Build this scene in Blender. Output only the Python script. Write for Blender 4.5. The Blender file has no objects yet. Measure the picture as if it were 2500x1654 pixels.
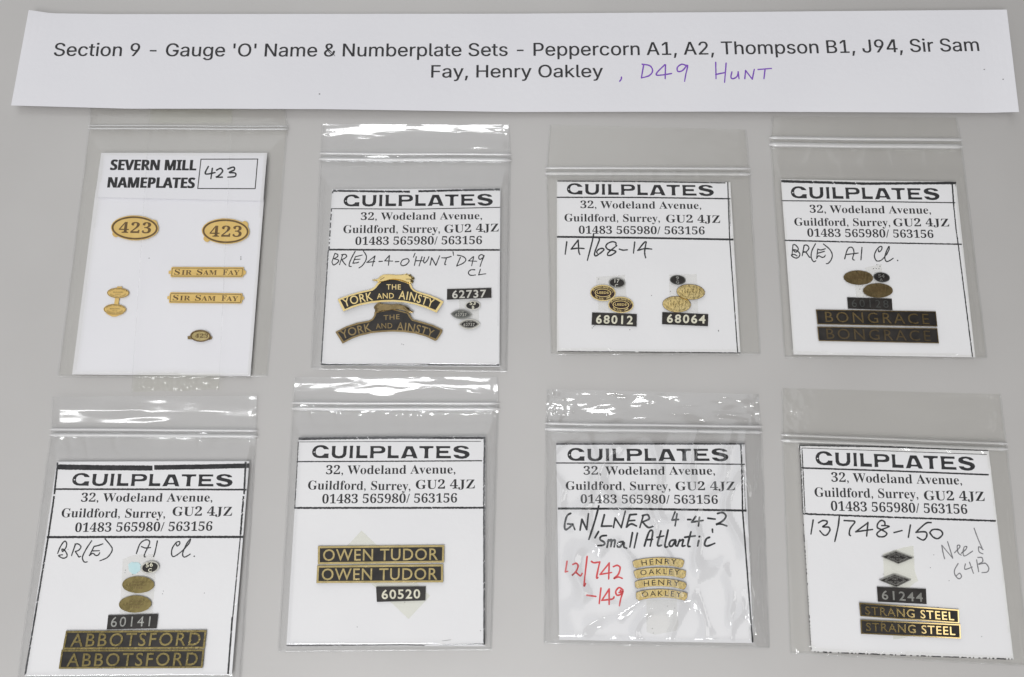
import bpy, math, random
import numpy as np
from mathutils import Vector, Matrix, noise
from mathutils.geometry import tessellate_polygon

# ------------------------------------------------------------------ camera, light, exposure
SC = bpy.context.scene
COL = SC.collection
PW, PH = 2500.0, 1654.0            # the photograph's own pixel grid
FOC = 2600.0                       # focal length in those pixels
TILT = math.radians(19.5)          # camera leans this far from looking straight down
DIST = 0.289                       # metres from lens to the middle of the table top
cam_data = bpy.data.cameras.new('camera')
cam = bpy.data.objects.new('camera', cam_data)
COL.objects.link(cam)
cam_data.sensor_width = 36.0
cam_data.lens = FOC / PW * 36.0
cam_data.clip_start = 0.01
cam_data.clip_end = 60.0
cam.location = (0.0, -DIST * math.sin(TILT), DIST * math.cos(TILT))
cam.rotation_euler = (TILT, 0.0, 0.0)
SC.camera = cam

world = bpy.data.worlds.new('World')
SC.world = world
world.use_nodes = True
wn, wl = world.node_tree.nodes, world.node_tree.links
wn.clear()
w_out = wn.new('ShaderNodeOutputWorld')
w_bg = wn.new('ShaderNodeBackground')
w_tc = wn.new('ShaderNodeTexCoord')
w_dot = wn.new('ShaderNodeVectorMath'); w_dot.operation = 'DOT_PRODUCT'
w_dot.inputs[1].default_value = (-1.0, -0.10, 0.0)
w_ramp = wn.new('ShaderNodeValToRGB')
w_map = wn.new('ShaderNodeMapRange')
w_map.inputs[1].default_value = -1.0
w_map.inputs[2].default_value = 1.0
e = w_ramp.color_ramp.elements
e[0].position = 0.30; e[0].color = (0.10, 0.095, 0.09, 1)
e[1].position = 0.355; e[1].color = (0.19, 0.183, 0.175, 1)
for pos_, c_ in ((0.405, (1.08, 1.085, 1.10, 1)), (0.52, (1.26, 1.27, 1.29, 1)), (0.64, (1.12, 1.13, 1.15, 1)), (0.76, (0.55, 0.545, 0.54, 1)), (1.0, (0.50, 0.50, 0.50, 1))):
    m_ = e.new(pos_); m_.color = c_
wl.new(w_tc.outputs['Generated'], w_dot.inputs[0])
wl.new(w_dot.outputs['Value'], w_map.inputs[0])
wl.new(w_map.outputs[0], w_ramp.inputs[0])
wl.new(w_ramp.outputs[0], w_bg.inputs[0])
w_bg.inputs[1].default_value = 0.64
wl.new(w_bg.outputs[0], w_out.inputs[0])


def lamp(name, loc, size, power, color=(1, 1, 1), size_y=None, target=(0, 0, 0)):
    d = bpy.data.lights.new(name, 'AREA')
    d.shape = 'RECTANGLE' if size_y else 'DISK'
    d.size = size
    if size_y:
        d.size_y = size_y
    d.energy = power
    d.color = color
    o = bpy.data.objects.new(name, d)
    COL.objects.link(o)
    o.location = loc
    o.rotation_euler = (Vector(target) - Vector(loc)).to_track_quat('-Z', 'Y').to_euler()
    return o


lamp('near_key_light', (-0.10, -0.46, 0.62), 0.26, 2.05, (1.0, 0.99, 0.985), 0.26, target=(0, -0.03, 0))  # added soft area lamp behind the camera, brightens the near middle of the table
for lx in (-0.76, -0.58, -0.26, -0.12):
    lamp('ceiling_lamp', (lx, -0.74, 1.5), 0.12, 1.25, (1.0, 0.99, 0.975), 0.26)
lamp('ceiling_lamp', (0.55, -0.50, 1.5), 0.12, 0.8, (1.0, 0.99, 0.97))
lamp('ceiling_lamp', (-0.05, -0.25, 1.6), 0.12, 0.8, (1.0, 0.99, 0.98))
lamp('panel_lamp', (0.79, 0.10, 1.5), 0.26, 0.34, (1.0, 0.98, 0.95), 0.26, target=(0.11, -0.08, 0))
SC.view_settings.view_transform = 'Standard'
SC.view_settings.look = 'None'
SC.view_settings.exposure = 0.03
SC.view_settings.gamma = 1.0
SC.view_settings.use_curve_mapping = False
SC.cycles.transparent_max_bounces = 32
SC.cycles.max_bounces = 10
SC.cycles.caustics_reflective = False
SC.cycles.caustics_refractive = False

# ------------------------------------------------------------------ photo pixel -> point at height z above the table
CP = np.array(cam.location)
CT, ST = math.cos(TILT), math.sin(TILT)


def world_pts(a):
    """a: n x 3 array (photo x, photo y, height in m) -> n x 3 world points lying at that height."""
    a = np.asarray(a, dtype=float).reshape(-1, 3)
    x = (a[:, 0] - PW / 2) / FOC
    y = -(a[:, 1] - PH / 2) / FOC
    d = np.stack([x, y * CT + ST, y * ST - CT], axis=1)
    t = (a[:, 2] - CP[2]) / d[:, 2]
    return CP + d * t[:, None]


def crop(x0, y0, k):
    """points read off an enlarged region of the photo -> photo pixels"""
    def f(pts):
        return [(x0 + p[0] * k, y0 + p[1] * k) for p in pts]
    f.k = k
    return f


# ------------------------------------------------------------------ mesh building
class MB:
    def __init__(self):
        self.v, self.f, self.m = [], [], []

    def add(self, verts, faces, mat=0):
        b = len(self.v)
        self.v.extend(verts)
        for f in faces:
            self.f.append(tuple(i + b for i in f))
            self.m.append(mat)

    def build(self, name, mats, parent=None, smooth=False):
        if not isinstance(mats, (list, tuple)):
            mats = [mats]
        w = world_pts(self.v)
        if parent is None:
            o3 = w.mean(axis=0); o3[2] = w[:, 2].min()
        else:
            o3 = np.array(parent['origin_'])
        me = bpy.data.meshes.new(name)
        me.from_pydata((w - o3).tolist(), [], self.f)
        for mm in mats:
            me.materials.append(mm)
        if len(mats) > 1:
            me.polygons.foreach_set('material_index', self.m)
        if smooth:
            me.polygons.foreach_set('use_smooth', [True] * len(self.f))
        me.update()
        o = bpy.data.objects.new(name, me)
        COL.objects.link(o)
        if parent is None:
            o.location = o3
        else:
            o.parent = parent
        o['origin_'] = [float(c) for c in o3]
        return o


def tag(o, label, cat, group=None, kind=None):
    o['label'] = label
    if cat:
        o['category'] = cat
    if group:
        o['group'] = group
    if kind:
        o['kind'] = kind
    return o


def area2(p):
    return sum(p[i][0] * p[(i + 1) % len(p)][1] - p[(i + 1) % len(p)][0] * p[i][1] for i in range(len(p)))


def ccw(p):
    """counter-clockwise as seen from above (photo y runs down)"""
    return list(p) if area2(p) < 0 else list(p)[::-1]


def zof(z, x, y):
    return z(x, y) if callable(z) else z


def prism(mb, pts, z0, z1, mat=0):
    """outline pts (photo px) from height z0 to z1"""
    p = ccw(pts)
    n = len(p)
    top = [(x, y, zof(z1, x, y)) for x, y in p]
    bot = [(x, y, zof(z0, x, y)) for x, y in p]
    mb.add(top + bot, [tuple(range(n))] + [(i, n + i, n + (i + 1) % n, (i + 1) % n) for i in range(n)], mat)


def ring(mb, outer, inner, z0, z1, mat=0):
    """raised rim between two outlines with the same number of points"""
    if area2(outer) > 0:
        outer, inner = outer[::-1], inner[::-1]
    n = len(outer)
    V = [(x, y, zof(z1, x, y)) for x, y in outer] + [(x, y, zof(z1, x, y)) for x, y in inner]
    V += [(x, y, zof(z0, x, y)) for x, y in outer] + [(x, y, zof(z0, x, y)) for x, y in inner]
    F = []
    for i in range(n):
        j = (i + 1) % n
        F += [(i, j, n + j, n + i), (2 * n + i, 2 * n + j, j, i), (n + i, n + j, 3 * n + j, 3 * n + i)]
    mb.add(V, F, mat)


def ellipse(c, rx, ry, rot=0.0, n=56, wob=0.0, seed=1):
    r = random.Random(seed)
    out = []
    a = math.radians(rot)
    for i in range(n):
        t = 2 * math.pi * i / n
        k = 1 + r.uniform(-wob, wob)
        x, y = rx * math.cos(t) * k, ry * math.sin(t) * k
        out.append((c[0] + x * math.cos(a) - y * math.sin(a), c[1] + x * math.sin(a) + y * math.cos(a)))
    return out


def lens(c, hw, hh, rot=0.0, n=14):
    out = []
    a = math.radians(rot)
    for s in (-1, 1):
        for i in range(n):
            t = -1 + 2 * i / n
            x, y = (t if s < 0 else -t) * hw, s * hh * (1 - t * t) ** 0.85
            out.append((c[0] + x * math.cos(a) - y * math.sin(a), c[1] + x * math.sin(a) + y * math.cos(a)))
    return out


def catmull(p, n=6, closed=False):
    if len(p) < 3:
        return list(p)
    out = []
    m = len(p)
    for i in range(m if closed else m - 1):
        if closed:
            a, b, c, d = p[(i - 1) % m], p[i], p[(i + 1) % m], p[(i + 2) % m]
        else:
            a, b, c, d = p[max(i - 1, 0)], p[i], p[i + 1], p[min(i + 2, m - 1)]
        for k in range(n):
            t = k / n
            out.append(tuple(0.5 * (2 * b[j] + (c[j] - a[j]) * t + (2 * a[j] - 5 * b[j] + 4 * c[j] - d[j]) * t * t + (3 * b[j] - a[j] - 3 * c[j] + d[j]) * t ** 3) for j in (0, 1)))
    if not closed:
        out.append(p[-1])
    return out


def inset_quad(q, w):
    """quad TL TR BR BL shrunk by w photo px on every side"""
    tl, tr, br, bl = [Vector(p) for p in q]
    hx = ((tr - tl).length + (br - bl).length) / 2
    hy = ((bl - tl).length + (br - tr).length) / 2
    u, v = w / hx, w / hy
    def B(a, b):
        return tuple((tl * (1 - a) + tr * a) * (1 - b) + (bl * (1 - a) + br * a) * b)
    return [B(u, v), B(1 - u, v), B(1 - u, 1 - v), B(u, 1 - v)]


_layer = [0]


def stroke(mb, pts, width, z, mat=0, smooth=True, taper=0.25, jit=0.08, cap=True):
    """one pen stroke: a ribbon with round ends lying at height z"""
    p = catmull(pts, 7) if smooth else list(pts)
    r = random.Random(int(pts[0][0] * 7 + pts[0][1] * 13))
    n = len(p)
    if n == 1:
        prism(mb, ellipse(p[0], width * 0.6, width * 0.6, n=12), z, z, mat)
        return
    _layer[0] = (_layer[0] + 1) % 12
    dz = _layer[0] * 1.5e-6
    L, R = [], []
    k0 = r.uniform(0, 9)
    for i in range(n):
        a, b = Vector(p[max(i - 1, 0)]), Vector(p[min(i + 1, n - 1)])
        d = (b - a)
        d = d.normalized() if d.length > 1e-6 else Vector((1, 0))
        nn = Vector((-d.y, d.x))
        s = i / (n - 1)
        w = width / 2 * (1 + jit * math.sin(k0 + i * 0.9) - taper * max(0, s - 0.75) / 0.25 * 0.6)
        c = Vector(p[i])
        L.append(tuple(c + nn * w)); R.append(tuple(c - nn * w))
    V = [(x, y, zof(z, x, y) + dz) for q in (L, R) for x, y in q]
    mb.add(V, [(i, i + 1, n + i + 1, n + i) for i in range(n - 1)], mat)
    if cap:
        for c, w in ((p[0], width / 2), (p[-1], width / 2 * (1 - taper * 0.6))):
            _layer[0] = (_layer[0] + 1) % 12
            dz2 = _layer[0] * 1.5e-6
            e_ = ellipse(c, w, w, n=12)
            mb.add([(x, y, zof(z, x, y) + dz2) for x, y in ccw(e_)], [tuple(range(12))], mat)


def note(mb, T, strokes, width, z):
    for s in strokes:
        stroke(mb, T(s), width * T.k, z)


def rule(mb, pts, width, z, rough=0.0, seed=0, gaps=0.0):
    """a ruled ink line, optionally worn and broken up like a poor photocopy"""
    r = random.Random(seed)
    for (a, b) in zip(pts[:-1], pts[1:]):
        a, b = Vector(a), Vector(b)
        n = max(2, int((b - a).length / 2.6))
        nn = Vector((-(b - a).y, (b - a).x)).normalized()
        _layer[0] = (_layer[0] + 1) % 12
        dz = _layer[0] * 1.5e-6
        prev = None
        gap = 0
        for i in range(n + 1):
            c = a + (b - a) * (i / n)
            w1 = width / 2 * (1 + r.uniform(-rough, rough))
            w2 = width / 2 * (1 + r.uniform(-rough, rough))
            P, Q = c + nn * w1, c - nn * w2
            cur = [(P.x, P.y, zof(z, P.x, P.y) + dz), (Q.x, Q.y, zof(z, Q.x, Q.y) + dz)]
            if gap > 0:
                gap -= 1
                if gaps < 0.15:
                    C_ = [tuple((prev[0][k] * 0.75 + prev[1][k] * 0.25) for k in range(3)), tuple((cur[0][k] * 0.75 + cur[1][k] * 0.25) for k in range(3))]
                    mb.add([C_[0], C_[1], cur[1], prev[1]], [(0, 1, 2, 3)])
            elif prev and r.random() < gaps * 1.5:
                gap = 1
                if gaps < 0.15:
                    C_ = [tuple((prev[0][k] * 0.4 + prev[1][k] * 0.6) for k in range(3)), tuple((cur[0][k] * 0.4 + cur[1][k] * 0.6) for k in range(3))]
                    mb.add([prev[0], cur[0], C_[1], C_[0]], [(0, 1, 2, 3)])
            elif prev:
                mb.add([prev[0], cur[0], cur[1], prev[1]], [(0, 1, 2, 3)])
            prev = cur


# ------------------------------------------------------------------ lettering

# outlines of the grotesque letters on the paper strip: advance, x y pairs, triangles (thousandths of an em)
GLYPH = {
' ': (188, (), ()),
'&': (448, (197,-7,165,-5,136,1,110,12,88,26,69,42,54,62,43,84,36,108,34,133,36,154,40,173,47,189,58,205,70,220,85,235,101,249,120,264,140,279,216,335,223,340,230,346,237,352,243,359,249,367,255,375,259,384,261,394,262,405,260,420,255,434,245,445,233,454,219,459,201,461,189,460,178,457,168,453,159,447,151,440,145,431,141,421,138,411,137,399,138,386,141,375,145,363,152,352,159,340,169,327,179,314,191,300,204,284,438,0,364,0,171,231,153,254,136,274,121,293,108,310,96,327,87,344,81,361,77,379,75,398,77,420,82,440,91,458,102,474,117,488,134,499,154,507,176,512,200,513,224,512,246,507,266,499,283,488,297,475,308,459,317,442,322,424,324,404,323,389,320,375,315,362,309,349,301,336,291,325,281,314,269,303,256,293,154,217,135,202,121,188,110,174,103,161,98,146,97,131,98,115,102,101,109,87,118,76,130,66,143,57,158,51,175,48,193,46,213,48,232,52,251,59,269,69,286,81,301,95,315,112,327,131,336,151,343,174,348,198,349,224,408,224,406,194,403,167,397,144,389,124,380,107,371,92,361,80,353,70,345,62,333,47,315,30,294,17,271,7,246,-1,221,-5), (72,74,73,71,74,72,71,75,74,70,75,71,70,76,75,69,76,70,69,77,76,69,78,77,68,78,69,68,79,78,67,34,68,34,79,68,67,35,34,33,79,34,67,36,35,33,80,79,32,80,33,66,36,67,66,37,36,31,80,32,66,38,37,66,39,38,30,80,31,30,81,80,65,39,66,65,40,39,29,81,30,65,41,40,29,82,81,65,42,41,28,82,29,64,42,65,64,43,42,27,82,28,27,83,82,64,44,43,63,44,64,26,83,27,26,84,83,63,45,44,25,84,26,62,45,63,25,85,84,24,85,25,62,46,45,23,85,24,62,47,46,23,86,85,61,47,62,22,86,23,21,86,22,61,48,47,21,87,86,20,87,21,60,48,61,19,87,20,60,49,48,19,88,87,18,51,19,51,88,19,60,50,49,59,50,60,51,89,88,59,51,50,51,90,89,58,51,59,51,91,90,58,18,51,18,52,51,57,18,58,18,115,52,115,53,52,17,57,18,57,115,18,17,56,57,16,56,17,16,55,56,15,55,16,14,55,15,14,92,55,92,54,55,118,120,119,118,121,120,13,92,14,13,93,92,12,93,13,12,94,93,117,121,118,117,122,121,11,94,12,11,95,94,11,96,95,116,122,117,10,96,11,116,123,122,10,97,96,9,97,10,115,123,116,9,98,97,115,124,123,8,98,9,8,99,98,114,127,115,127,53,115,53,126,115,126,124,115,126,125,124,8,100,99,113,127,114,7,100,8,7,101,100,112,127,113,127,53,126,7,102,101,6,102,7,111,127,112,111,128,127,6,103,102,111,129,128,110,129,111,6,104,103,110,130,129,5,104,6,109,130,110,5,105,104,108,130,109,5,106,105,107,130,108,5,107,106,107,131,130,5,131,107,4,131,5,4,132,131,3,132,4,3,133,132,2,133,3,2,134,133,1,134,2,1,135,134,0,135,1)),
"'": (206, (78,318,70,509,136,509,128,318), (0,2,1,0,3,2)),
',': (188, (38,-119,68,71,137,71,84,-119), (0,2,1,0,3,2)),
'-': (453, (337,244,337,188,114,188,114,244), (2,0,3,2,1,0)),
'1': (453, (76,0,76,55,391,55,391,0,276,509,276,0,212,0,212,448,209,448,86,358,86,427,198,509), (10,4,11,10,8,4,8,7,4,7,5,4,10,9,8,6,5,7,0,2,1,0,3,2)),
'2': (453, (64,0,64,47,234,229,252,248,268,266,282,282,294,298,303,312,311,327,316,341,319,356,320,371,319,389,315,405,308,419,298,431,287,441,273,449,258,455,241,458,224,460,205,458,188,454,172,447,159,438,148,427,139,413,132,398,128,381,127,362,66,362,68,391,75,418,86,442,102,464,121,482,143,496,168,507,196,513,225,516,254,513,281,507,306,497,328,482,346,465,361,445,372,423,379,398,381,372,380,354,377,336,371,318,363,299,351,280,336,259,317,235,294,209,267,180,153,60,153,57,389,57,389,0), (38,40,39,38,41,40,37,41,38,37,42,41,36,42,37,36,43,42,35,43,36,35,44,43,34,44,35,34,20,44,20,19,44,19,45,44,33,21,34,21,20,34,18,45,19,33,22,21,17,45,18,33,23,22,16,45,17,33,24,23,16,46,45,32,24,33,15,46,16,32,25,24,14,46,15,32,26,25,14,47,46,13,47,14,31,26,32,31,27,26,12,47,13,12,48,47,31,28,27,30,28,31,11,48,12,30,29,28,11,49,48,10,49,11,9,49,10,9,50,49,8,50,9,8,51,50,7,51,8,7,52,51,6,52,7,6,53,52,5,53,6,4,53,5,4,54,53,3,54,4,3,55,54,2,55,3,2,56,55,1,56,2,1,57,56,1,58,57,1,59,58,1,60,59,1,61,60,0,61,1)),
'4': (453, (40,105,282,105,282,0,343,0,343,105,413,105,413,163,343,163,343,509,247,509,40,158,109,163,282,440,282,163), (10,0,1,10,1,13,10,13,11,10,11,12,1,2,3,13,1,3,12,13,3,12,3,4,4,5,6,4,6,7,12,4,7,12,7,8,12,8,9,12,9,10)),
'9': (453, (226,516,256,513,285,506,310,494,333,478,352,458,368,434,380,408,387,378,389,347,387,322,382,296,373,270,359,240,340,207,315,168,200,0,130,0,301,248,307,248,302,238,295,229,287,221,278,214,268,207,257,202,245,198,232,195,218,195,188,197,161,203,137,214,116,229,98,247,83,269,72,294,66,321,64,352,66,382,73,411,85,436,101,459,120,479,143,494,168,506,196,513,226,460,207,459,190,454,174,446,160,435,148,423,138,407,131,390,127,372,125,352,127,331,131,313,138,295,148,280,160,268,174,257,190,250,207,245,226,243,245,245,263,249,279,257,293,267,305,280,314,295,322,312,326,330,327,350,326,371,322,390,314,407,305,422,293,435,279,446,263,454,245,459), (45,1,0,44,1,45,44,2,1,43,2,44,43,3,2,42,3,43,42,4,3,41,4,42,41,46,4,46,5,4,41,47,46,81,5,46,40,47,41,40,48,47,80,5,81,80,6,5,40,49,48,79,6,80,40,50,49,78,6,79,39,50,40,39,51,50,77,6,78,77,7,6,39,52,51,76,7,77,38,52,39,76,8,7,38,53,52,75,8,76,38,54,53,74,8,75,37,54,38,74,9,8,37,55,54,73,9,74,36,55,37,36,56,55,72,9,73,72,10,9,36,57,56,71,10,72,71,11,10,35,57,36,35,58,57,70,11,71,70,12,11,35,59,58,69,12,70,34,59,35,34,60,59,68,12,69,68,13,12,33,60,34,33,61,60,67,13,68,33,62,61,66,19,67,19,13,67,33,63,62,65,18,66,18,19,66,65,24,18,24,17,18,20,13,19,32,63,33,32,64,63,64,24,65,32,24,64,20,14,13,21,14,20,22,14,21,31,24,32,23,14,22,30,24,31,24,14,23,30,25,24,17,14,24,17,15,14,29,25,30,29,26,25,29,27,26,28,27,29,17,16,15)),
'A': (480, (16,0,201,509,276,509,463,0,395,0,287,302,280,323,272,346,264,372,255,402,244,438,232,478,245,478,233,437,222,402,213,371,204,345,197,322,191,302,85,0,110,142,110,199,370,199,370,142), (0,11,1,11,2,1,11,12,2,12,3,2,0,21,11,21,13,11,13,10,11,13,10,12,10,22,12,22,3,12,9,22,10,21,14,13,8,22,9,21,15,14,7,22,8,21,16,15,6,22,7,21,17,16,5,22,6,21,18,17,21,20,18,20,19,18,4,23,5,23,22,5,0,20,21,20,22,21,20,23,22,23,3,22,0,19,20,4,3,23)),
'B': (456, (60,0,60,509,241,509,274,507,304,501,329,491,350,477,367,461,381,442,390,421,396,398,398,374,397,353,393,336,387,320,378,307,368,295,356,286,343,278,329,272,315,267,315,262,331,260,347,254,363,245,378,234,391,220,402,203,411,184,416,161,418,136,416,111,410,88,400,67,386,48,368,31,344,18,317,8,284,2,247,0,125,57,245,57,281,60,309,67,330,80,344,96,353,115,355,137,354,153,350,169,342,184,333,197,320,209,306,218,289,225,269,229,248,231,125,231,125,285,238,285,256,287,273,290,288,296,302,304,314,314,323,326,330,340,335,355,336,372,333,393,326,412,313,429,294,442,270,449,240,452,125,452), (0,75,1,75,2,1,75,3,2,75,4,3,75,5,4,75,6,5,75,7,6,75,74,7,74,8,7,0,58,75,73,8,74,72,8,73,72,9,8,71,9,72,70,9,71,70,10,9,69,10,70,69,11,10,68,11,69,68,12,11,67,12,68,66,12,67,66,13,12,65,13,66,65,14,13,64,14,65,64,15,14,63,15,64,63,16,15,62,16,63,61,16,62,61,17,16,60,17,61,59,17,60,59,18,17,0,57,58,57,59,58,57,18,59,57,19,18,57,20,19,57,21,20,57,22,21,57,23,22,57,24,23,57,25,24,57,56,25,56,55,25,55,26,25,0,40,57,54,26,55,53,26,54,53,27,26,52,27,53,51,27,52,51,28,27,50,28,51,49,28,50,49,29,28,48,29,49,48,30,29,47,30,48,46,30,47,46,31,30,45,31,46,45,32,31,44,32,45,44,33,32,43,33,44,42,33,43,42,34,33,41,34,42,0,41,40,0,34,41,0,35,34,0,36,35,0,37,36,0,38,37,0,39,38)),
'F': (410, (60,0,60,509,369,509,369,452,125,452,125,278,346,278,346,221,125,221,125,0), (0,4,1,4,2,1,4,3,2,0,5,4,0,8,5,8,6,5,8,7,6,0,9,8)),
'G': (520, (269,-7,225,-3,185,7,149,25,118,49,91,79,69,116,53,157,43,203,40,254,43,305,53,352,69,393,91,429,117,459,149,484,184,501,223,512,265,516,291,514,316,510,340,504,363,494,384,483,403,469,421,453,436,436,449,416,460,395,468,373,474,349,408,349,402,365,395,379,387,393,378,406,368,417,356,427,344,436,330,443,315,448,300,453,283,455,265,456,236,453,209,445,183,432,160,414,141,392,125,364,113,332,106,295,103,254,106,213,113,177,125,145,141,117,161,95,184,76,210,63,238,56,269,53,296,55,322,61,345,71,365,85,382,102,396,123,407,147,413,173,415,202,434,199,283,199,283,256,478,256,478,200,475,160,466,124,451,91,431,62,406,38,377,19,344,5,308,-4), (17,19,18,17,20,19,16,20,17,16,21,20,16,22,21,15,22,16,15,23,22,14,23,15,14,24,23,14,25,24,13,44,14,44,43,14,43,25,14,42,25,43,41,25,42,41,26,25,13,45,44,40,26,41,39,26,40,13,46,45,38,26,39,38,27,26,37,27,38,13,47,46,12,47,13,36,27,37,35,27,36,35,28,27,12,48,47,34,28,35,34,29,28,11,48,12,33,29,34,11,49,48,32,29,33,32,30,29,31,30,32,11,50,49,10,50,11,10,51,50,9,51,10,9,52,51,72,74,73,72,70,74,70,75,74,8,52,9,8,53,52,8,54,53,7,54,8,72,69,70,71,75,70,71,76,75,69,71,72,69,76,71,7,55,54,68,76,69,68,77,76,6,55,7,67,77,68,6,56,55,67,78,77,66,78,67,6,57,56,5,57,6,65,78,66,5,58,57,65,79,78,64,79,65,4,58,5,4,59,58,63,79,64,4,60,59,63,80,79,62,80,63,4,61,60,61,80,62,4,80,61,3,80,4,3,81,80,2,81,3,2,82,81,1,82,2,1,83,82,0,83,1)),
'H': (517, (60,0,60,509,125,509,125,289,392,289,392,509,457,509,457,0,392,0,392,232,125,232,125,0), (0,2,1,0,3,2,4,6,5,4,7,6,0,10,3,10,4,3,10,9,4,9,7,4,0,11,10,8,7,9)),
'J': (396, (185,-7,143,-2,106,11,75,33,52,63,38,100,33,145,33,173,98,173,98,145,100,117,108,93,122,74,139,61,160,53,185,50,209,53,230,61,248,74,261,93,269,117,272,145,272,509,336,509,336,145,332,100,318,63,294,33,263,11,227,-2), (21,23,22,21,24,23,6,8,7,6,9,8,5,9,6,5,10,9,20,24,21,20,25,24,5,11,10,19,25,20,4,11,5,19,26,25,18,26,19,4,12,11,4,13,12,17,26,18,17,27,26,3,13,4,3,14,13,16,27,17,3,15,14,15,27,16,3,27,15,2,27,3,2,28,27,1,28,2,1,29,28,0,29,1)),
'N': (523, (60,0,60,509,136,509,343,183,349,174,355,163,363,151,371,137,379,122,388,107,396,90,405,73,414,55,405,54,403,72,402,90,401,108,400,126,399,142,399,157,399,171,399,184,399,195,399,509,463,509,463,0,387,0,202,290,194,303,186,317,177,331,168,346,159,363,148,381,136,402,123,425,108,452,119,454,120,429,121,406,122,384,123,363,124,345,124,328,125,313,125,301,125,291,125,0), (0,36,1,36,2,1,36,37,2,37,3,2,22,24,23,22,25,24,38,3,37,0,38,36,38,35,36,0,39,38,35,3,38,34,3,35,0,40,39,33,3,34,0,41,40,32,3,33,0,42,41,31,3,32,30,3,31,0,43,42,29,3,30,0,44,43,28,3,29,0,45,44,27,3,28,0,46,45,0,47,46,26,3,27,21,25,22,20,25,21,26,4,3,26,5,4,19,25,20,26,6,5,18,25,19,26,7,6,17,25,18,26,8,7,16,25,17,26,9,8,15,25,16,26,10,9,14,11,15,11,25,15,26,14,10,14,11,10,12,25,11,26,13,14,13,25,12,26,25,13)),
'O': (533, (267,-7,225,-3,186,7,150,25,119,49,92,79,70,115,53,157,44,203,40,254,44,305,53,352,70,393,92,429,119,459,150,484,186,501,225,512,267,516,309,512,348,501,384,484,415,459,442,429,464,393,480,352,490,305,493,254,490,203,480,157,464,115,442,79,415,49,384,25,348,7,309,-3,267,53,296,55,324,63,349,76,372,94,392,116,408,144,420,176,428,213,430,254,428,295,420,332,408,365,392,392,372,415,349,433,324,446,296,453,267,456,237,453,210,445,184,433,161,415,142,392,125,364,113,332,106,295,103,254,106,213,113,176,125,144,142,117,161,94,184,76,210,63,237,55), (17,19,18,16,19,17,16,20,19,15,20,16,15,21,20,14,21,15,14,22,21,13,55,14,55,54,14,54,22,14,54,53,22,53,23,22,52,23,53,13,56,55,51,23,52,13,57,56,50,23,51,13,58,57,50,24,23,12,58,13,49,24,50,12,59,58,11,59,12,49,25,24,48,25,49,11,60,59,47,25,48,11,61,60,10,61,11,47,26,25,46,26,47,10,62,61,9,62,10,46,27,26,45,27,46,9,63,62,8,63,9,8,64,63,44,27,45,44,28,27,8,65,64,43,28,44,7,65,8,43,29,28,7,66,65,42,29,43,6,66,7,42,30,29,6,67,66,41,30,42,6,68,67,40,30,41,5,68,6,40,31,30,5,69,68,39,31,40,39,32,31,4,69,5,4,70,69,38,32,39,4,71,70,37,32,38,4,36,71,36,32,37,4,32,36,4,33,32,3,33,4,2,33,3,2,34,33,1,34,2,1,35,34,1,0,35)),
'P': (445, (60,0,125,0,125,452,232,452,257,451,279,446,297,439,312,428,324,416,333,402,339,385,343,367,344,348,343,328,339,310,333,294,324,279,312,266,297,256,279,248,257,244,233,242,126,242,126,186,235,186,272,188,305,195,332,207,356,223,375,243,390,265,400,291,407,318,409,348,407,377,400,404,390,430,375,452,356,471,332,487,305,499,272,506,235,509,60,509), (43,0,1,43,1,2,43,2,3,43,3,4,43,4,5,21,22,23,20,21,23,19,20,23,19,23,24,18,19,24,17,18,24,17,24,25,16,17,25,15,16,25,15,25,26,14,15,26,14,26,27,13,14,27,13,27,28,12,13,28,11,12,28,11,28,29,10,11,29,10,29,30,9,10,30,9,30,31,9,31,32,8,9,32,8,32,33,7,8,33,7,33,34,6,7,34,6,34,35,5,6,35,5,35,36,43,5,36,43,36,37,43,37,38,43,38,39,43,39,40,43,40,41,41,42,43)),
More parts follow.
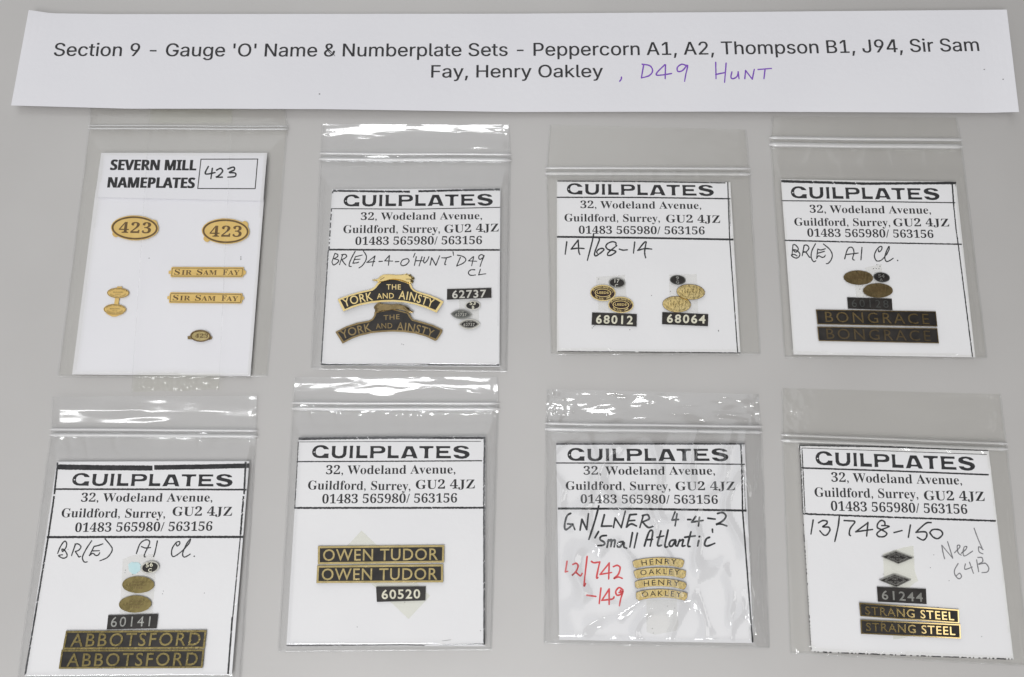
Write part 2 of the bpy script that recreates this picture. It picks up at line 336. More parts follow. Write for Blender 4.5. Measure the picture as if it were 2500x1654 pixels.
'S': (447, (224,-9,188,-7,156,-1,128,9,102,23,81,40,64,60,51,83,42,109,38,137,104,137,108,118,114,102,123,88,136,76,150,66,166,59,185,53,204,50,224,49,246,50,267,54,286,60,303,69,317,79,329,92,338,106,344,122,346,139,344,154,340,168,332,179,322,189,310,197,296,205,280,211,263,217,245,222,184,239,145,253,112,269,86,289,67,313,56,341,52,372,54,400,62,425,75,448,92,468,113,484,138,498,165,508,195,514,227,516,259,514,289,508,316,498,340,484,360,468,377,449,390,427,398,403,401,378,337,378,332,402,320,421,302,437,280,449,254,456,225,459,204,457,185,454,167,448,152,440,139,430,129,418,121,405,117,391,115,376,117,359,122,345,131,334,142,324,155,315,169,308,184,302,198,297,212,293,264,279,279,275,295,270,312,264,328,256,344,248,359,238,372,226,384,213,395,198,402,180,407,161,408,139,406,112,399,87,386,64,370,43,349,25,323,11,294,0,261,-7), (52,54,53,51,54,52,51,55,54,50,55,51,50,56,55,49,56,50,49,57,56,48,57,49,48,58,57,48,59,58,47,70,48,70,69,48,69,59,48,68,59,69,47,71,70,67,59,68,47,72,71,66,59,67,66,60,59,46,72,47,46,73,72,46,74,73,65,60,66,46,75,74,65,61,60,45,75,46,64,61,65,45,76,75,45,77,76,64,62,61,63,62,64,44,77,45,44,78,77,44,79,78,43,79,44,43,80,79,43,81,80,42,81,43,42,82,81,42,83,82,42,84,83,41,84,42,41,85,84,41,86,85,41,87,86,41,88,87,40,88,41,40,89,88,40,90,89,40,91,90,39,91,40,39,92,91,39,93,92,38,93,39,38,94,93,37,94,38,37,95,94,37,96,95,36,96,37,35,96,36,35,97,96,34,97,35,33,97,34,33,98,97,32,98,33,31,98,32,31,99,98,30,99,31,29,99,30,29,100,99,28,100,29,27,100,28,27,101,100,8,10,9,8,11,10,26,101,27,8,12,11,26,102,101,7,12,8,25,102,26,7,13,12,24,102,25,7,14,13,24,103,102,6,14,7,23,103,24,6,15,14,22,103,23,6,16,15,22,104,103,21,104,22,5,16,6,5,17,16,20,104,21,5,18,17,19,104,20,5,19,18,5,104,19,5,105,104,4,105,5,4,106,105,3,106,4,3,107,106,2,107,3,2,108,107,1,108,2,1,0,108)),
'T': (449, (32,452,32,509,417,509,417,452,257,452,257,0,193,0,193,452), (0,2,1,0,3,2,7,3,0,6,4,7,4,3,7,6,5,4)),
'a': (389, (160,-9,137,-7,115,-3,94,5,76,15,60,29,48,45,38,63,32,84,30,108,32,128,36,146,43,161,53,174,64,184,78,193,92,200,108,206,125,211,143,214,161,217,178,220,200,223,218,225,234,227,247,229,257,231,265,235,271,240,274,246,276,255,276,257,275,272,272,285,267,297,260,307,251,315,240,322,227,327,212,330,196,331,178,330,163,327,149,322,137,316,127,309,118,301,110,292,104,283,100,274,41,291,51,313,64,331,79,346,95,358,114,368,133,375,153,380,173,383,194,384,208,384,223,382,239,379,255,375,271,369,286,360,300,350,312,336,322,320,330,301,335,278,337,251,337,0,277,0,277,52,272,52,267,43,260,34,252,25,242,16,229,8,215,1,199,-4,181,-7,170,45,192,47,211,51,228,59,242,68,254,80,263,93,270,108,274,122,276,138,276,190,272,187,267,184,259,182,251,180,241,178,231,176,221,174,210,173,200,171,191,170,182,169,175,168,161,166,147,163,134,159,122,153,112,147,103,139,97,130,93,118,92,105,93,93,96,82,102,72,109,64,119,57,130,52,142,48,156,46), (58,60,59,58,61,60,57,61,58,57,62,61,56,62,57,56,63,62,55,63,56,55,64,63,55,65,64,54,65,55,54,66,65,53,66,54,53,67,66,52,67,53,52,40,67,40,39,67,39,68,67,51,41,52,41,40,52,51,42,41,38,68,39,51,43,42,37,68,38,51,44,43,36,68,37,36,69,68,51,45,44,35,69,36,50,45,51,50,46,45,34,69,35,34,70,69,50,47,46,33,70,34,50,48,47,49,48,50,32,70,33,32,71,70,31,71,32,30,71,31,29,71,30,29,72,71,28,72,29,27,72,28,26,94,27,94,72,27,25,94,26,24,94,25,23,94,24,22,94,23,21,94,22,20,94,21,19,94,20,18,94,19,17,94,18,16,94,17,15,94,16,14,94,15,14,95,94,93,72,94,14,96,95,14,97,96,13,97,14,13,98,97,13,99,98,13,100,99,13,101,100,13,102,101,12,102,13,12,103,102,12,104,103,12,105,104,12,106,105,12,107,106,12,108,107,12,109,108,11,109,12,11,110,109,11,111,110,11,112,111,10,112,11,10,113,112,92,72,93,10,114,113,9,114,10,91,72,92,9,115,114,8,115,9,90,72,91,8,116,115,89,72,90,8,117,116,7,117,8,7,118,117,88,74,89,74,72,89,7,119,118,87,74,88,7,120,119,6,120,7,86,75,87,75,74,87,6,121,120,6,122,121,86,76,75,73,72,74,85,76,86,6,123,122,84,76,85,6,84,123,6,76,84,5,76,6,5,77,76,5,78,77,4,78,5,4,79,78,4,80,79,3,80,4,3,81,80,2,81,3,2,82,81,1,82,2,1,83,82,0,83,1)),
'b': (424, (229,-8,208,-7,189,-3,172,4,159,12,147,21,138,31,130,41,123,50,118,59,112,59,112,0,53,0,53,509,114,509,114,319,118,319,123,327,130,336,137,346,147,355,158,364,171,373,188,379,207,383,229,384,259,382,287,374,313,361,335,342,354,320,370,293,381,261,388,227,390,189,388,151,381,116,370,84,355,57,336,34,313,16,288,3,260,-6,220,47,242,49,262,55,279,66,294,80,306,97,316,117,323,139,327,163,328,189,327,215,323,239,316,261,307,281,295,298,280,311,262,322,243,328,220,330,198,328,178,322,161,312,147,299,134,282,125,263,118,241,114,216,113,189,114,162,118,138,125,115,135,95,147,78,162,65,179,55,198,49), (12,14,13,12,15,14,24,26,25,23,26,24,23,27,26,22,27,23,22,28,27,21,28,22,20,28,21,20,29,28,19,29,20,18,29,19,18,61,29,61,30,29,17,61,18,17,62,61,60,30,61,17,63,62,59,30,60,16,63,17,16,64,63,58,30,59,58,31,30,12,16,15,12,68,16,68,67,16,67,66,16,66,65,16,65,64,16,57,31,58,56,31,57,56,32,31,55,32,56,55,33,32,54,33,55,12,69,68,53,33,54,53,34,33,12,70,69,52,34,53,12,71,70,51,34,52,51,35,34,50,35,51,12,72,71,50,36,35,49,36,50,12,73,72,48,36,49,48,37,36,12,74,73,47,37,48,12,10,74,10,75,74,47,38,37,46,38,47,10,76,75,45,38,46,10,9,76,9,77,76,12,11,10,8,77,9,45,39,38,44,39,45,8,78,77,7,78,8,43,39,44,7,43,78,7,39,43,6,39,7,6,40,39,5,40,6,4,40,5,4,41,40,3,41,4,2,41,3,2,42,41,1,42,2,1,0,42)),
'c': (396, (207,-8,174,-5,144,3,117,16,93,35,72,58,56,85,44,116,37,150,34,187,37,225,44,260,56,291,72,318,93,341,117,360,144,374,174,382,207,384,226,384,243,381,260,377,276,371,291,364,305,356,318,346,330,335,340,322,349,308,356,293,362,277,303,262,300,272,295,281,290,289,284,297,278,304,270,311,261,316,252,321,242,325,231,328,220,329,207,330,184,328,163,321,145,310,130,296,118,278,108,258,102,236,98,212,96,187,98,163,102,139,108,117,118,97,130,80,145,66,163,55,184,49,207,46,220,47,232,49,243,52,253,55,262,60,271,66,279,73,285,80,292,89,297,98,301,107,304,117,363,102,357,86,350,70,341,56,331,43,319,32,306,21,292,12,277,5,261,-1,244,-5,226,-7), (17,19,18,17,20,19,16,20,17,16,21,20,16,22,21,15,22,16,15,23,22,15,24,23,14,24,15,14,25,24,14,26,25,13,43,14,43,26,14,43,42,26,42,27,26,13,44,43,41,27,42,13,45,44,40,27,41,39,27,40,39,28,27,13,46,45,38,28,39,12,46,13,37,28,38,36,28,37,12,47,46,36,29,28,35,29,36,34,29,35,12,48,47,34,30,29,11,48,12,33,30,34,32,30,33,11,49,48,32,31,30,10,49,11,10,50,49,10,51,50,9,51,10,9,52,51,8,52,9,8,53,52,8,54,53,7,54,8,7,55,54,7,56,55,72,74,73,6,56,7,71,74,72,71,75,74,70,75,71,6,57,56,69,75,70,69,76,75,5,57,6,5,58,57,68,76,69,67,76,68,67,77,76,66,77,67,5,59,58,65,77,66,4,59,5,65,78,77,64,78,65,4,60,59,63,78,64,62,78,63,4,61,60,61,78,62,4,78,61,4,79,78,3,79,4,3,80,79,3,81,80,2,81,3,2,82,81,2,83,82,1,83,2,1,84,83,1,85,84,0,85,1)),
'e': (404, (212,-8,177,-5,145,3,117,16,92,35,72,58,56,85,44,116,37,150,34,187,36,224,44,258,55,290,71,317,91,340,115,359,142,373,172,382,205,384,226,383,246,380,266,374,285,366,303,355,319,341,334,324,347,305,357,282,365,256,370,227,371,194,371,169,75,169,75,221,338,221,310,202,308,226,304,248,298,269,288,286,277,301,263,314,246,323,227,328,205,330,183,328,164,323,146,313,131,301,119,286,109,270,102,251,97,231,96,211,96,178,98,151,102,127,110,106,121,88,135,73,151,61,169,53,190,48,212,46,227,47,241,49,254,53,265,58,276,65,285,73,294,82,300,93,306,105,365,91,358,72,348,55,335,39,320,26,302,14,283,4,261,-3,237,-7), (17,19,18,17,20,19,16,20,17,16,21,20,16,22,21,15,22,16,15,23,22,14,23,15,14,24,23,14,25,24,13,45,14,45,44,14,44,25,14,43,25,44,42,25,43,13,46,45,42,26,25,41,26,42,13,47,46,12,47,13,40,26,41,12,48,47,40,27,26,39,27,40,12,49,48,11,49,12,11,50,49,38,27,39,38,28,27,11,51,50,37,28,38,10,51,11,37,29,28,10,52,51,36,29,37,10,33,52,33,53,52,36,34,29,34,30,29,35,34,36,9,33,10,9,32,33,53,34,33,53,30,34,54,30,53,54,31,30,8,32,9,55,31,54,8,31,32,8,55,31,8,56,55,7,56,8,7,57,56,6,57,7,6,58,57,71,73,72,70,73,71,70,74,73,6,59,58,5,59,6,69,74,70,5,60,59,68,74,69,68,75,74,67,75,68,5,61,60,66,75,67,4,61,5,66,76,75,4,62,61,65,76,66,64,76,65,4,63,62,63,76,64,4,76,63,4,77,76,3,77,4,3,78,77,2,78,3,2,79,78,2,80,79,1,80,2,1,81,80,0,81,1)),
'g': (425, (207,-151,180,-149,156,-146,134,-140,114,-132,97,-122,82,-110,70,-97,59,-84,51,-69,101,-41,107,-49,114,-57,122,-66,131,-74,142,-82,154,-88,169,-93,187,-96,207,-97,236,-95,261,-87,282,-75,298,-58,308,-34,311,-6,311,68,306,68,301,60,294,51,287,41,277,32,266,23,252,16,236,10,217,6,195,5,165,7,138,14,113,27,90,43,71,65,55,90,43,120,36,154,34,191,36,229,43,263,55,293,71,320,90,342,112,361,138,374,166,382,196,384,218,383,237,379,253,373,267,365,279,356,288,346,296,336,302,327,308,319,313,319,313,379,372,379,372,-9,370,-40,363,-67,350,-90,334,-109,314,-124,291,-136,265,-144,237,-149,205,59,227,61,246,66,264,75,278,87,290,103,300,121,307,142,311,166,312,193,311,219,307,242,300,264,291,283,279,299,264,312,247,322,227,328,205,330,182,328,163,322,145,312,130,298,118,282,109,262,102,241,98,218,96,193,98,167,102,144,109,123,118,104,131,88,145,76,163,66,183,61), (53,55,54,53,56,55,52,56,53,64,66,65,64,67,66,52,57,56,51,57,52,51,58,57,51,59,58,50,59,51,50,60,59,50,61,60,49,94,50,94,61,50,94,62,61,49,95,94,93,62,94,92,62,93,49,96,95,92,63,62,91,63,92,49,97,96,48,97,49,91,64,63,91,90,64,90,89,64,89,88,64,88,87,64,87,67,64,48,98,97,48,99,98,47,99,48,47,100,99,46,100,47,46,101,100,86,67,87,46,102,101,45,102,46,85,67,86,45,103,102,45,104,103,84,67,85,44,104,45,44,105,104,83,67,84,43,105,44,43,106,105,82,67,83,43,107,106,81,67,82,42,107,43,42,108,107,80,26,81,26,67,81,41,108,42,41,109,108,79,26,80,41,110,109,78,27,79,27,26,79,78,28,27,25,67,26,41,111,110,77,28,78,40,111,41,40,76,111,76,28,77,76,29,28,40,29,76,40,30,29,39,30,40,39,31,30,39,32,31,38,32,39,38,33,32,38,34,33,37,34,38,37,35,34,36,35,37,24,67,25,24,68,67,23,68,24,23,69,68,9,11,10,9,12,11,9,13,12,22,69,23,9,14,13,22,70,69,8,14,9,8,15,14,21,70,22,8,16,15,7,16,8,20,70,21,7,17,16,20,71,70,7,18,17,19,71,20,7,19,18,7,71,19,6,71,7,6,72,71,5,72,6,4,72,5,4,73,72,3,73,4,3,74,73,2,74,3,2,75,74,1,75,2,1,0,75)),
'h': (410, (114,227,114,0,53,0,53,509,114,509,114,287,102,287,116,319,132,344,152,362,175,374,200,382,227,384,252,383,275,377,295,369,313,356,328,340,341,321,350,298,355,271,357,240,357,0,296,0,296,235,293,263,286,286,273,304,256,318,235,326,210,329,192,328,176,324,161,317,147,308,136,297,126,283,119,266,115,248), (2,4,3,2,6,4,6,5,4,11,13,12,11,14,13,10,14,11,10,15,14,9,15,10,9,16,15,8,16,9,8,17,16,7,31,8,31,17,8,31,30,17,30,18,17,29,18,30,7,32,31,28,18,29,7,33,32,28,19,18,6,33,7,27,19,28,6,34,33,6,35,34,26,19,27,26,20,19,6,36,35,2,37,6,37,36,6,25,20,26,25,21,20,2,38,37,24,21,25,2,0,38,24,22,21,23,22,24,2,1,0)),
'i': (167, (84,443,73,444,63,448,54,455,47,463,43,472,41,483,43,494,47,504,54,512,63,518,73,522,84,524,95,522,105,518,114,512,121,504,125,494,126,483,125,472,121,463,114,455,105,448,95,444,53,0,53,379,114,379,114,0), (24,26,25,24,27,26,11,13,12,10,13,11,10,14,13,9,14,10,9,15,14,8,15,9,8,16,15,7,16,8,7,17,16,6,17,7,6,18,17,5,18,6,5,19,18,4,19,5,4,20,19,3,20,4,3,21,20,2,21,3,2,22,21,1,22,2,1,23,22,0,23,1)),
'k': (381, (53,0,114,0,114,143,149,179,294,0,372,0,193,222,360,379,284,379,114,212,114,509,53,509), (11,0,1,11,1,2,3,4,5,3,5,6,6,7,8,3,6,8,2,3,8,2,8,9,11,2,9,9,10,11)),
'l': (189, (139,-2,112,0,91,8,74,20,62,37,55,59,53,84,53,509,114,509,114,99,114,83,117,71,120,62,126,57,135,53,146,52,152,52,157,52,160,53,164,53,167,54,170,54,181,3,175,1,169,0,162,-1,154,-2,147,-2), (6,8,7,6,9,8,6,10,9,5,10,6,5,11,10,5,12,11,5,13,12,4,13,5,4,14,13,20,22,21,19,22,20,18,22,19,4,15,14,17,22,18,16,22,17,15,22,16,4,22,15,3,22,4,2,22,3,1,22,2,1,23,22,1,24,23,1,25,24,0,25,1,0,26,25,0,27,26)),
'm': (610, (53,0,53,379,112,379,112,295,108,295,114,314,122,331,132,346,144,358,158,368,172,376,187,382,203,385,219,386,245,383,268,375,287,361,303,342,314,320,321,295,312,295,318,312,326,329,337,343,350,356,364,366,381,375,398,381,417,385,437,386,458,385,478,380,497,372,514,361,529,346,541,328,550,307,555,283,557,255,557,0,496,0,496,254,493,279,485,298,473,313,456,323,438,329,419,330,402,329,387,326,374,320,363,312,353,302,345,290,340,277,336,263,335,247,335,0,274,0,274,260,272,280,265,297,253,311,238,322,220,328,199,330,185,329,171,326,158,320,145,312,135,302,126,289,119,274,115,257,114,238,114,0), (12,14,13,28,30,29,11,14,12,27,30,28,27,31,30,11,15,14,10,15,11,26,31,27,26,32,31,0,2,1,0,4,2,4,3,2,9,15,10,25,32,26,9,16,15,25,33,32,8,16,9,24,33,25,8,17,16,24,34,33,7,17,8,23,34,24,23,35,34,6,17,7,22,47,23,47,35,23,6,65,17,65,18,17,5,66,6,66,65,6,64,18,65,22,48,47,46,35,47,5,67,66,22,49,48,21,49,22,45,35,46,45,36,35,63,18,64,5,68,67,21,50,49,44,36,45,62,18,63,5,69,68,62,19,18,21,51,50,4,69,5,43,36,44,20,51,21,4,70,69,20,52,51,61,19,62,43,37,36,20,53,52,4,71,70,42,37,43,60,20,61,20,19,61,0,72,4,72,71,4,60,53,20,60,54,53,42,38,37,59,54,60,41,38,42,59,55,54,0,73,72,59,56,55,58,56,59,0,74,73,41,39,38,40,39,41,58,57,56,0,75,74)),
'n': (410, (114,227,114,0,53,0,53,379,112,379,112,287,102,287,116,319,132,344,152,362,175,374,200,382,227,384,252,383,275,377,295,369,313,356,328,340,341,321,350,298,355,271,357,240,357,0,296,0,296,235,293,263,286,286,273,304,256,318,235,326,210,329,192,328,176,324,161,317,147,308,136,297,126,283,119,266,115,248), (11,13,12,11,14,13,10,14,11,2,4,3,2,6,4,6,5,4,10,15,14,9,15,10,9,16,15,8,16,9,8,17,16,7,31,8,31,17,8,31,30,17,30,18,17,29,18,30,7,32,31,28,18,29,7,33,32,28,19,18,6,33,7,27,19,28,6,34,33,6,35,34,26,19,27,26,20,19,6,36,35,2,37,6,37,36,6,25,20,26,25,21,20,2,38,37,24,21,25,2,0,38,24,22,21,23,22,24,2,1,0)),
'o': (415, (207,-8,174,-5,144,3,117,16,93,35,72,58,56,85,44,116,37,150,34,187,37,225,44,260,56,291,72,318,93,341,117,360,144,374,174,382,207,384,241,382,271,374,299,360,323,341,343,318,359,291,371,260,379,225,381,187,379,150,371,116,359,85,343,58,323,35,299,16,271,3,241,-5,207,46,231,49,252,55,270,66,285,80,298,97,307,117,314,139,318,163,319,187,318,212,314,236,307,258,298,278,285,296,270,310,252,321,231,328,207,330,184,328,163,321,145,310,130,296,118,278,108,258,102,236,98,212,96,187,98,163,102,139,108,117,118,97,130,80,145,66,163,55,184,49), (17,19,18,16,19,17,16,20,19,15,20,16,15,21,20,14,21,15,14,22,21,13,22,14,13,54,22,54,23,22,13,55,54,53,23,54,13,56,55,52,23,53,13,57,56,51,23,52,12,57,13,51,24,23,12,58,57,50,24,51,12,59,58,49,24,50,11,59,12,49,25,24,11,60,59,48,25,49,10,60,11,48,26,25,10,61,60,47,26,48,10,62,61,46,26,47,46,27,26,9,62,10,9,63,62,45,27,46,8,63,9,8,64,63,44,27,45,44,28,27,8,65,64,43,28,44,43,29,28,7,65,8,7,66,65,42,29,43,7,67,66,41,29,42,6,67,7,41,30,29,6,68,67,40,30,41,5,68,6,40,31,30,5,69,68,39,31,40,5,70,69,38,31,39,4,70,5,38,32,31,4,71,70,37,32,38,4,36,71,36,32,37,4,32,36,3,32,4,3,33,32,2,33,3,2,34,33,1,34,2,1,35,34,0,35,1)),
'p': (424, (53,-143,53,379,112,379,112,319,118,319,123,327,130,336,137,346,147,355,158,364,171,373,188,379,207,383,229,384,259,382,287,374,313,361,335,342,354,320,370,293,381,261,388,227,390,189,388,151,381,116,370,84,355,57,336,34,313,16,288,3,260,-6,229,-8,208,-7,189,-3,173,4,159,12,147,21,138,31,130,41,124,50,118,59,114,59,114,-143,220,47,242,49,262,55,279,66,294,80,306,97,316,117,323,139,327,163,328,189,327,215,323,239,316,261,307,281,295,298,280,311,262,322,243,328,220,330,198,328,178,322,161,312,147,299,134,282,125,263,118,241,114,216,113,189,114,162,118,138,125,115,135,95,147,78,162,65,179,55,198,49), (12,14,13,11,14,12,11,15,14,0,2,1,0,3,2,10,15,11,10,16,15,9,16,10,8,16,9,8,17,16,7,17,8,6,17,7,6,61,17,61,18,17,5,61,6,5,62,61,60,18,61,5,63,62,59,18,60,4,63,5,4,64,63,58,18,59,58,19,18,0,4,3,0,68,4,68,67,4,67,66,4,66,65,4,65,64,4,57,19,58,56,19,57,56,20,19,55,20,56,55,21,20,54,21,55,0,69,68,53,21,54,53,22,21,0,70,69,52,22,53,0,71,70,51,22,52,51,23,22,50,23,51,0,72,71,50,24,23,49,24,50,0,73,72,48,24,49,48,25,24,0,41,73,41,74,73,47,25,48,41,75,74,47,26,25,46,26,47,41,76,75,45,26,46,41,40,76,40,77,76,0,42,41,39,77,40,45,27,26,44,27,45,39,78,77,38,78,39,43,27,44,38,43,78,38,27,43,37,27,38,37,28,27,36,28,37,35,28,36,35,29,28,34,29,35,33,29,34,33,30,29,32,30,33,32,31,30)),
'r': (259, (53,0,53,379,112,379,112,321,115,321,124,339,137,354,152,367,171,377,191,383,213,385,218,385,223,385,229,384,235,384,240,384,243,384,243,322,241,323,236,324,230,324,223,325,215,326,207,326,190,324,174,321,159,315,146,306,135,296,126,284,119,269,115,254,114,237,114,0), (9,11,10,9,12,11,9,13,12,9,14,13,9,15,14,9,16,15,9,17,16,8,17,9,0,2,1,0,3,2,7,17,8,6,17,7,5,19,6,19,18,6,18,17,6,4,23,5,23,22,5,22,21,5,21,20,5,20,19,5,4,24,23,4,25,24,0,4,3,0,31,4,31,30,4,30,29,4,29,28,4,28,27,4,27,26,4,26,25,4,0,32,31,0,33,32)),
's': (365, (182,-8,157,-7,133,-3,112,3,93,12,76,24,62,38,50,54,41,73,36,94,94,107,101,87,111,72,124,60,141,52,160,47,181,45,206,47,227,53,244,62,258,74,265,88,268,103,266,115,262,126,254,136,243,144,229,150,212,155,149,170,118,180,92,192,72,208,58,227,50,249,47,274,49,295,55,314,65,332,79,347,95,360,115,370,137,378,161,383,187,384,212,383,234,379,254,372,271,363,286,352,299,339,309,324,318,308,324,290,268,277,262,291,254,304,243,316,228,325,210,331,187,333,166,331,147,326,131,317,119,305,111,292,109,277,110,264,115,253,124,243,136,235,152,229,172,223,229,209,261,200,287,187,306,171,320,153,328,131,331,107,329,85,323,65,312,47,298,31,281,18,260,6,236,-2,210,-7), (43,45,44,43,46,45,42,46,43,42,47,46,41,47,42,41,48,47,40,48,41,40,49,48,39,49,40,39,50,49,38,50,39,38,60,50,60,51,50,38,61,60,59,51,60,37,61,38,37,62,61,58,51,59,37,63,62,57,51,58,57,52,51,37,64,63,56,52,57,36,64,37,56,53,52,36,65,64,55,53,56,35,65,36,35,66,65,54,53,55,35,67,66,34,67,35,34,68,67,34,69,68,33,69,34,33,70,69,33,71,70,33,72,71,32,72,33,32,73,72,32,74,73,31,74,32,31,75,74,30,75,31,30,76,75,29,76,30,29,77,76,28,77,29,27,77,28,27,78,77,26,78,27,25,78,26,24,78,25,24,79,78,23,79,24,22,79,23,9,11,10,22,80,79,21,80,22,8,11,9,20,80,21,8,12,11,20,81,80,19,81,20,7,12,8,7,13,12,19,82,81,18,82,19,7,14,13,6,14,7,17,82,18,6,15,14,16,82,17,16,83,82,6,16,15,6,83,16,5,83,6,5,84,83,4,84,5,4,85,84,3,85,4,3,86,85,2,86,3,2,87,86,1,87,2,1,0,87)),
't': (227, (204,379,204,327,6,327,6,379,65,471,126,471,126,98,127,83,130,70,136,61,144,55,156,51,170,50,175,50,180,50,185,51,191,52,197,53,202,54,213,2,207,0,200,-2,192,-3,184,-3,176,-4,168,-4,138,-1,113,7,92,21,77,41,68,64,65,93), (31,5,4,31,6,5,2,0,3,2,1,0,31,7,6,30,7,31,30,8,7,30,9,8,29,9,30,29,10,9,29,11,10,17,19,18,16,19,17,15,19,16,29,12,11,14,19,15,13,19,14,12,19,13,29,19,12,28,19,29,27,19,28,26,19,27,26,20,19,26,21,20,25,21,26,25,22,21,25,23,22,25,24,23)),
'u': (410, (182,-5,158,-3,135,2,115,11,97,23,82,39,69,59,60,82,54,109,53,139,53,379,114,379,114,144,116,117,124,94,137,75,154,61,175,53,200,50,218,51,234,55,249,62,263,71,274,83,283,97,290,113,295,132,296,153,296,379,357,379,357,0,298,0,298,92,307,92,294,60,277,35,257,17,234,5,209,-3), (9,11,10,9,12,11,27,29,28,27,30,29,26,30,27,9,13,12,8,13,9,25,33,26,33,30,26,8,14,13,24,33,25,7,14,8,23,32,24,32,33,24,7,15,14,23,34,32,34,31,32,34,30,33,22,34,23,6,15,7,6,16,15,21,34,22,20,34,21,6,17,16,20,35,34,31,30,34,5,17,6,19,35,20,5,18,17,18,35,19,5,35,18,4,35,5,4,36,35,3,36,4,3,37,36,2,37,3,2,38,37,1,38,2,1,0,38)),
'y': (389, (47,-139,61,-86,71,-87,83,-89,94,-90,104,-89,113,-86,122,-81,130,-74,138,-64,145,-51,151,-36,163,-1,17,379,84,379,165,155,173,132,180,109,187,87,193,64,199,42,206,21,184,21,190,42,196,64,202,87,209,110,216,132,224,155,305,379,371,379,204,-58,196,-77,187,-93,177,-107,165,-119,153,-128,139,-136,125,-141,109,-144,91,-145,82,-145,73,-144,65,-143,57,-142,52,-140), (12,14,13,12,15,14,28,30,29,28,31,30,12,16,15,27,31,28,26,31,27,12,17,16,25,21,26,21,31,26,12,18,17,24,21,25,12,19,18,23,20,24,20,21,24,12,23,19,23,20,19,12,22,23,12,21,22,12,31,21,11,31,12,10,31,11,9,31,10,9,32,31,8,32,9,7,32,8,7,33,32,6,33,7,0,2,1,5,33,6,0,3,2,4,33,5,0,4,3,0,33,4,0,34,33,0,35,34,0,36,35,0,37,36,0,38,37,45,38,0,44,38,45,44,39,38,43,39,44,42,39,43,42,40,39,41,40,42))}

def grotesk(body):
    V, F, x = [], [], 0.0
    for ch in body:
        adv, v, t = GLYPH[ch]
        b = len(V)
        V += [(x + v[i] / 1000.0, v[i + 1] / 1000.0) for i in range(0, len(v), 2)]
        F += [(t[i] + b, t[i + 1] + b, t[i + 2] + b) for i in range(0, len(t), 3)]
        x += adv / 1000.0
    return np.array(V), F, 0.509


# the wide black letters of the cards' heading: outlines (height of capitals 152), then any counters
WIDE = [
    [[(308, 110), (295, 130), (270, 148), (235, 160), (195, 163), (150, 158), (112, 140), (88, 112), (80, 80), (86, 48), (108, 22), (145, 6), (190, 0), (250, 2), (306, 0), (304, 28), (308, 57), (248, 57), (238, 42), (215, 30), (188, 27), (158, 33), (136, 52), (127, 80), (134, 110), (155, 131), (190, 139), (222, 131), (240, 112)],
     [(98, 76), (103, 69), (113, 68), (119, 74), (116, 81), (106, 84)]],
    [[(345, 152), (398, 152), (395, 130), (393, 60), (405, 35), (445, 26), (485, 34), (500, 60), (502, 130), (498, 152), (551, 154), (547, 120), (546, 50), (530, 20), (495, 2), (445, -4), (395, 2), (362, 18), (348, 45), (348, 120)]],
    [[(588, 155), (636, 156), (632, 120), (632, 40), (635, 0), (587, 0), (592, 40), (592, 120)]],
    [[(676, 154), (728, 154), (726, 120), (727, 40), (740, 36), (832, 36), (834, 0), (678, 0), (682, 40), (682, 120)]],
    [[(866, 152), (1000, 152), (1045, 146), (1070, 122), (1073, 100), (1066, 78), (1040, 64), (1000, 60), (925, 60), (913, 50), (917, 25), (918, 0), (866, 0), (870, 40), (870, 110)],
     [(912, 118), (918, 128), (985, 128), (1015, 122), (1024, 107), (1015, 92), (985, 87), (920, 87), (912, 95)]],
    [[(1103, 154), (1152, 154), (1150, 120), (1151, 40), (1164, 36), (1255, 36), (1257, 0), (1104, 0), (1108, 40), (1108, 120)]],
    [[(1352, 150), (1440, 150), (1462, 110), (1490, 50), (1512, -2), (1458, 0), (1445, 22), (1360, 22), (1345, 0), (1285, -2), (1308, 45), (1332, 105)],
     [(1380, 106), (1392, 113), (1404, 110), (1422, 80), (1436, 48), (1425, 42), (1370, 42), (1360, 48), (1372, 85)]],
    [[(1530, 152), (1725, 152), (1722, 126), (1672, 126), (1655, 115), (1655, 40), (1660, 0), (1600, 0), (1605, 40), (1606, 112), (1590, 126), (1534, 126)]],
    [[(1757, 152), (1950, 152), (1950, 126), (1820, 126), (1806, 118), (1808, 104), (1815, 94), (1926, 94), (1928, 64), (1815, 64), (1805, 54), (1808, 36), (1820, 30), (1962, 30), (1965, 0), (1762, 0), (1765, 40), (1765, 115)]],
    [[(2205, 118), (2195, 135), (2165, 150), (2105, 158), (2050, 154), (2008, 138), (1995, 115), (2000, 95), (2025, 78), (2085, 66), (2135, 56), (2155, 44), (2145, 30), (2110, 24), (2075, 30), (2062, 42), (1997, 44), (2005, 25), (2030, 6), (2075, -4), (2120, -6), (2170, 2), (2205, 24), (2217, 50), (2205, 75), (2170, 92), (2115, 102), (2070, 112), (2058, 122), (2068, 130), (2100, 136), (2135, 128), (2150, 116)]],
]


def wide_heading():
    V, F = [], []
    for loops in WIDE:
        tri = tessellate_polygon([[Vector((x, y, 0)) for x, y in lp] for lp in loops])
        b = len(V)
        V += [p for lp in loops for p in lp]
        F += [tuple(b + i for i in t) for t in tri]
    return np.array(V, dtype=float), F, 152.0


def _styled(body, up, lo, dg):
    return ''.join(chr(up + ord(c) - 65) if c.isascii() and c.isupper() else chr(lo + ord(c) - 97) if c.isascii() and c.islower()
                   else chr(dg + ord(c) - 48) if c.isdigit() else c for c in body)


_tcache = {}


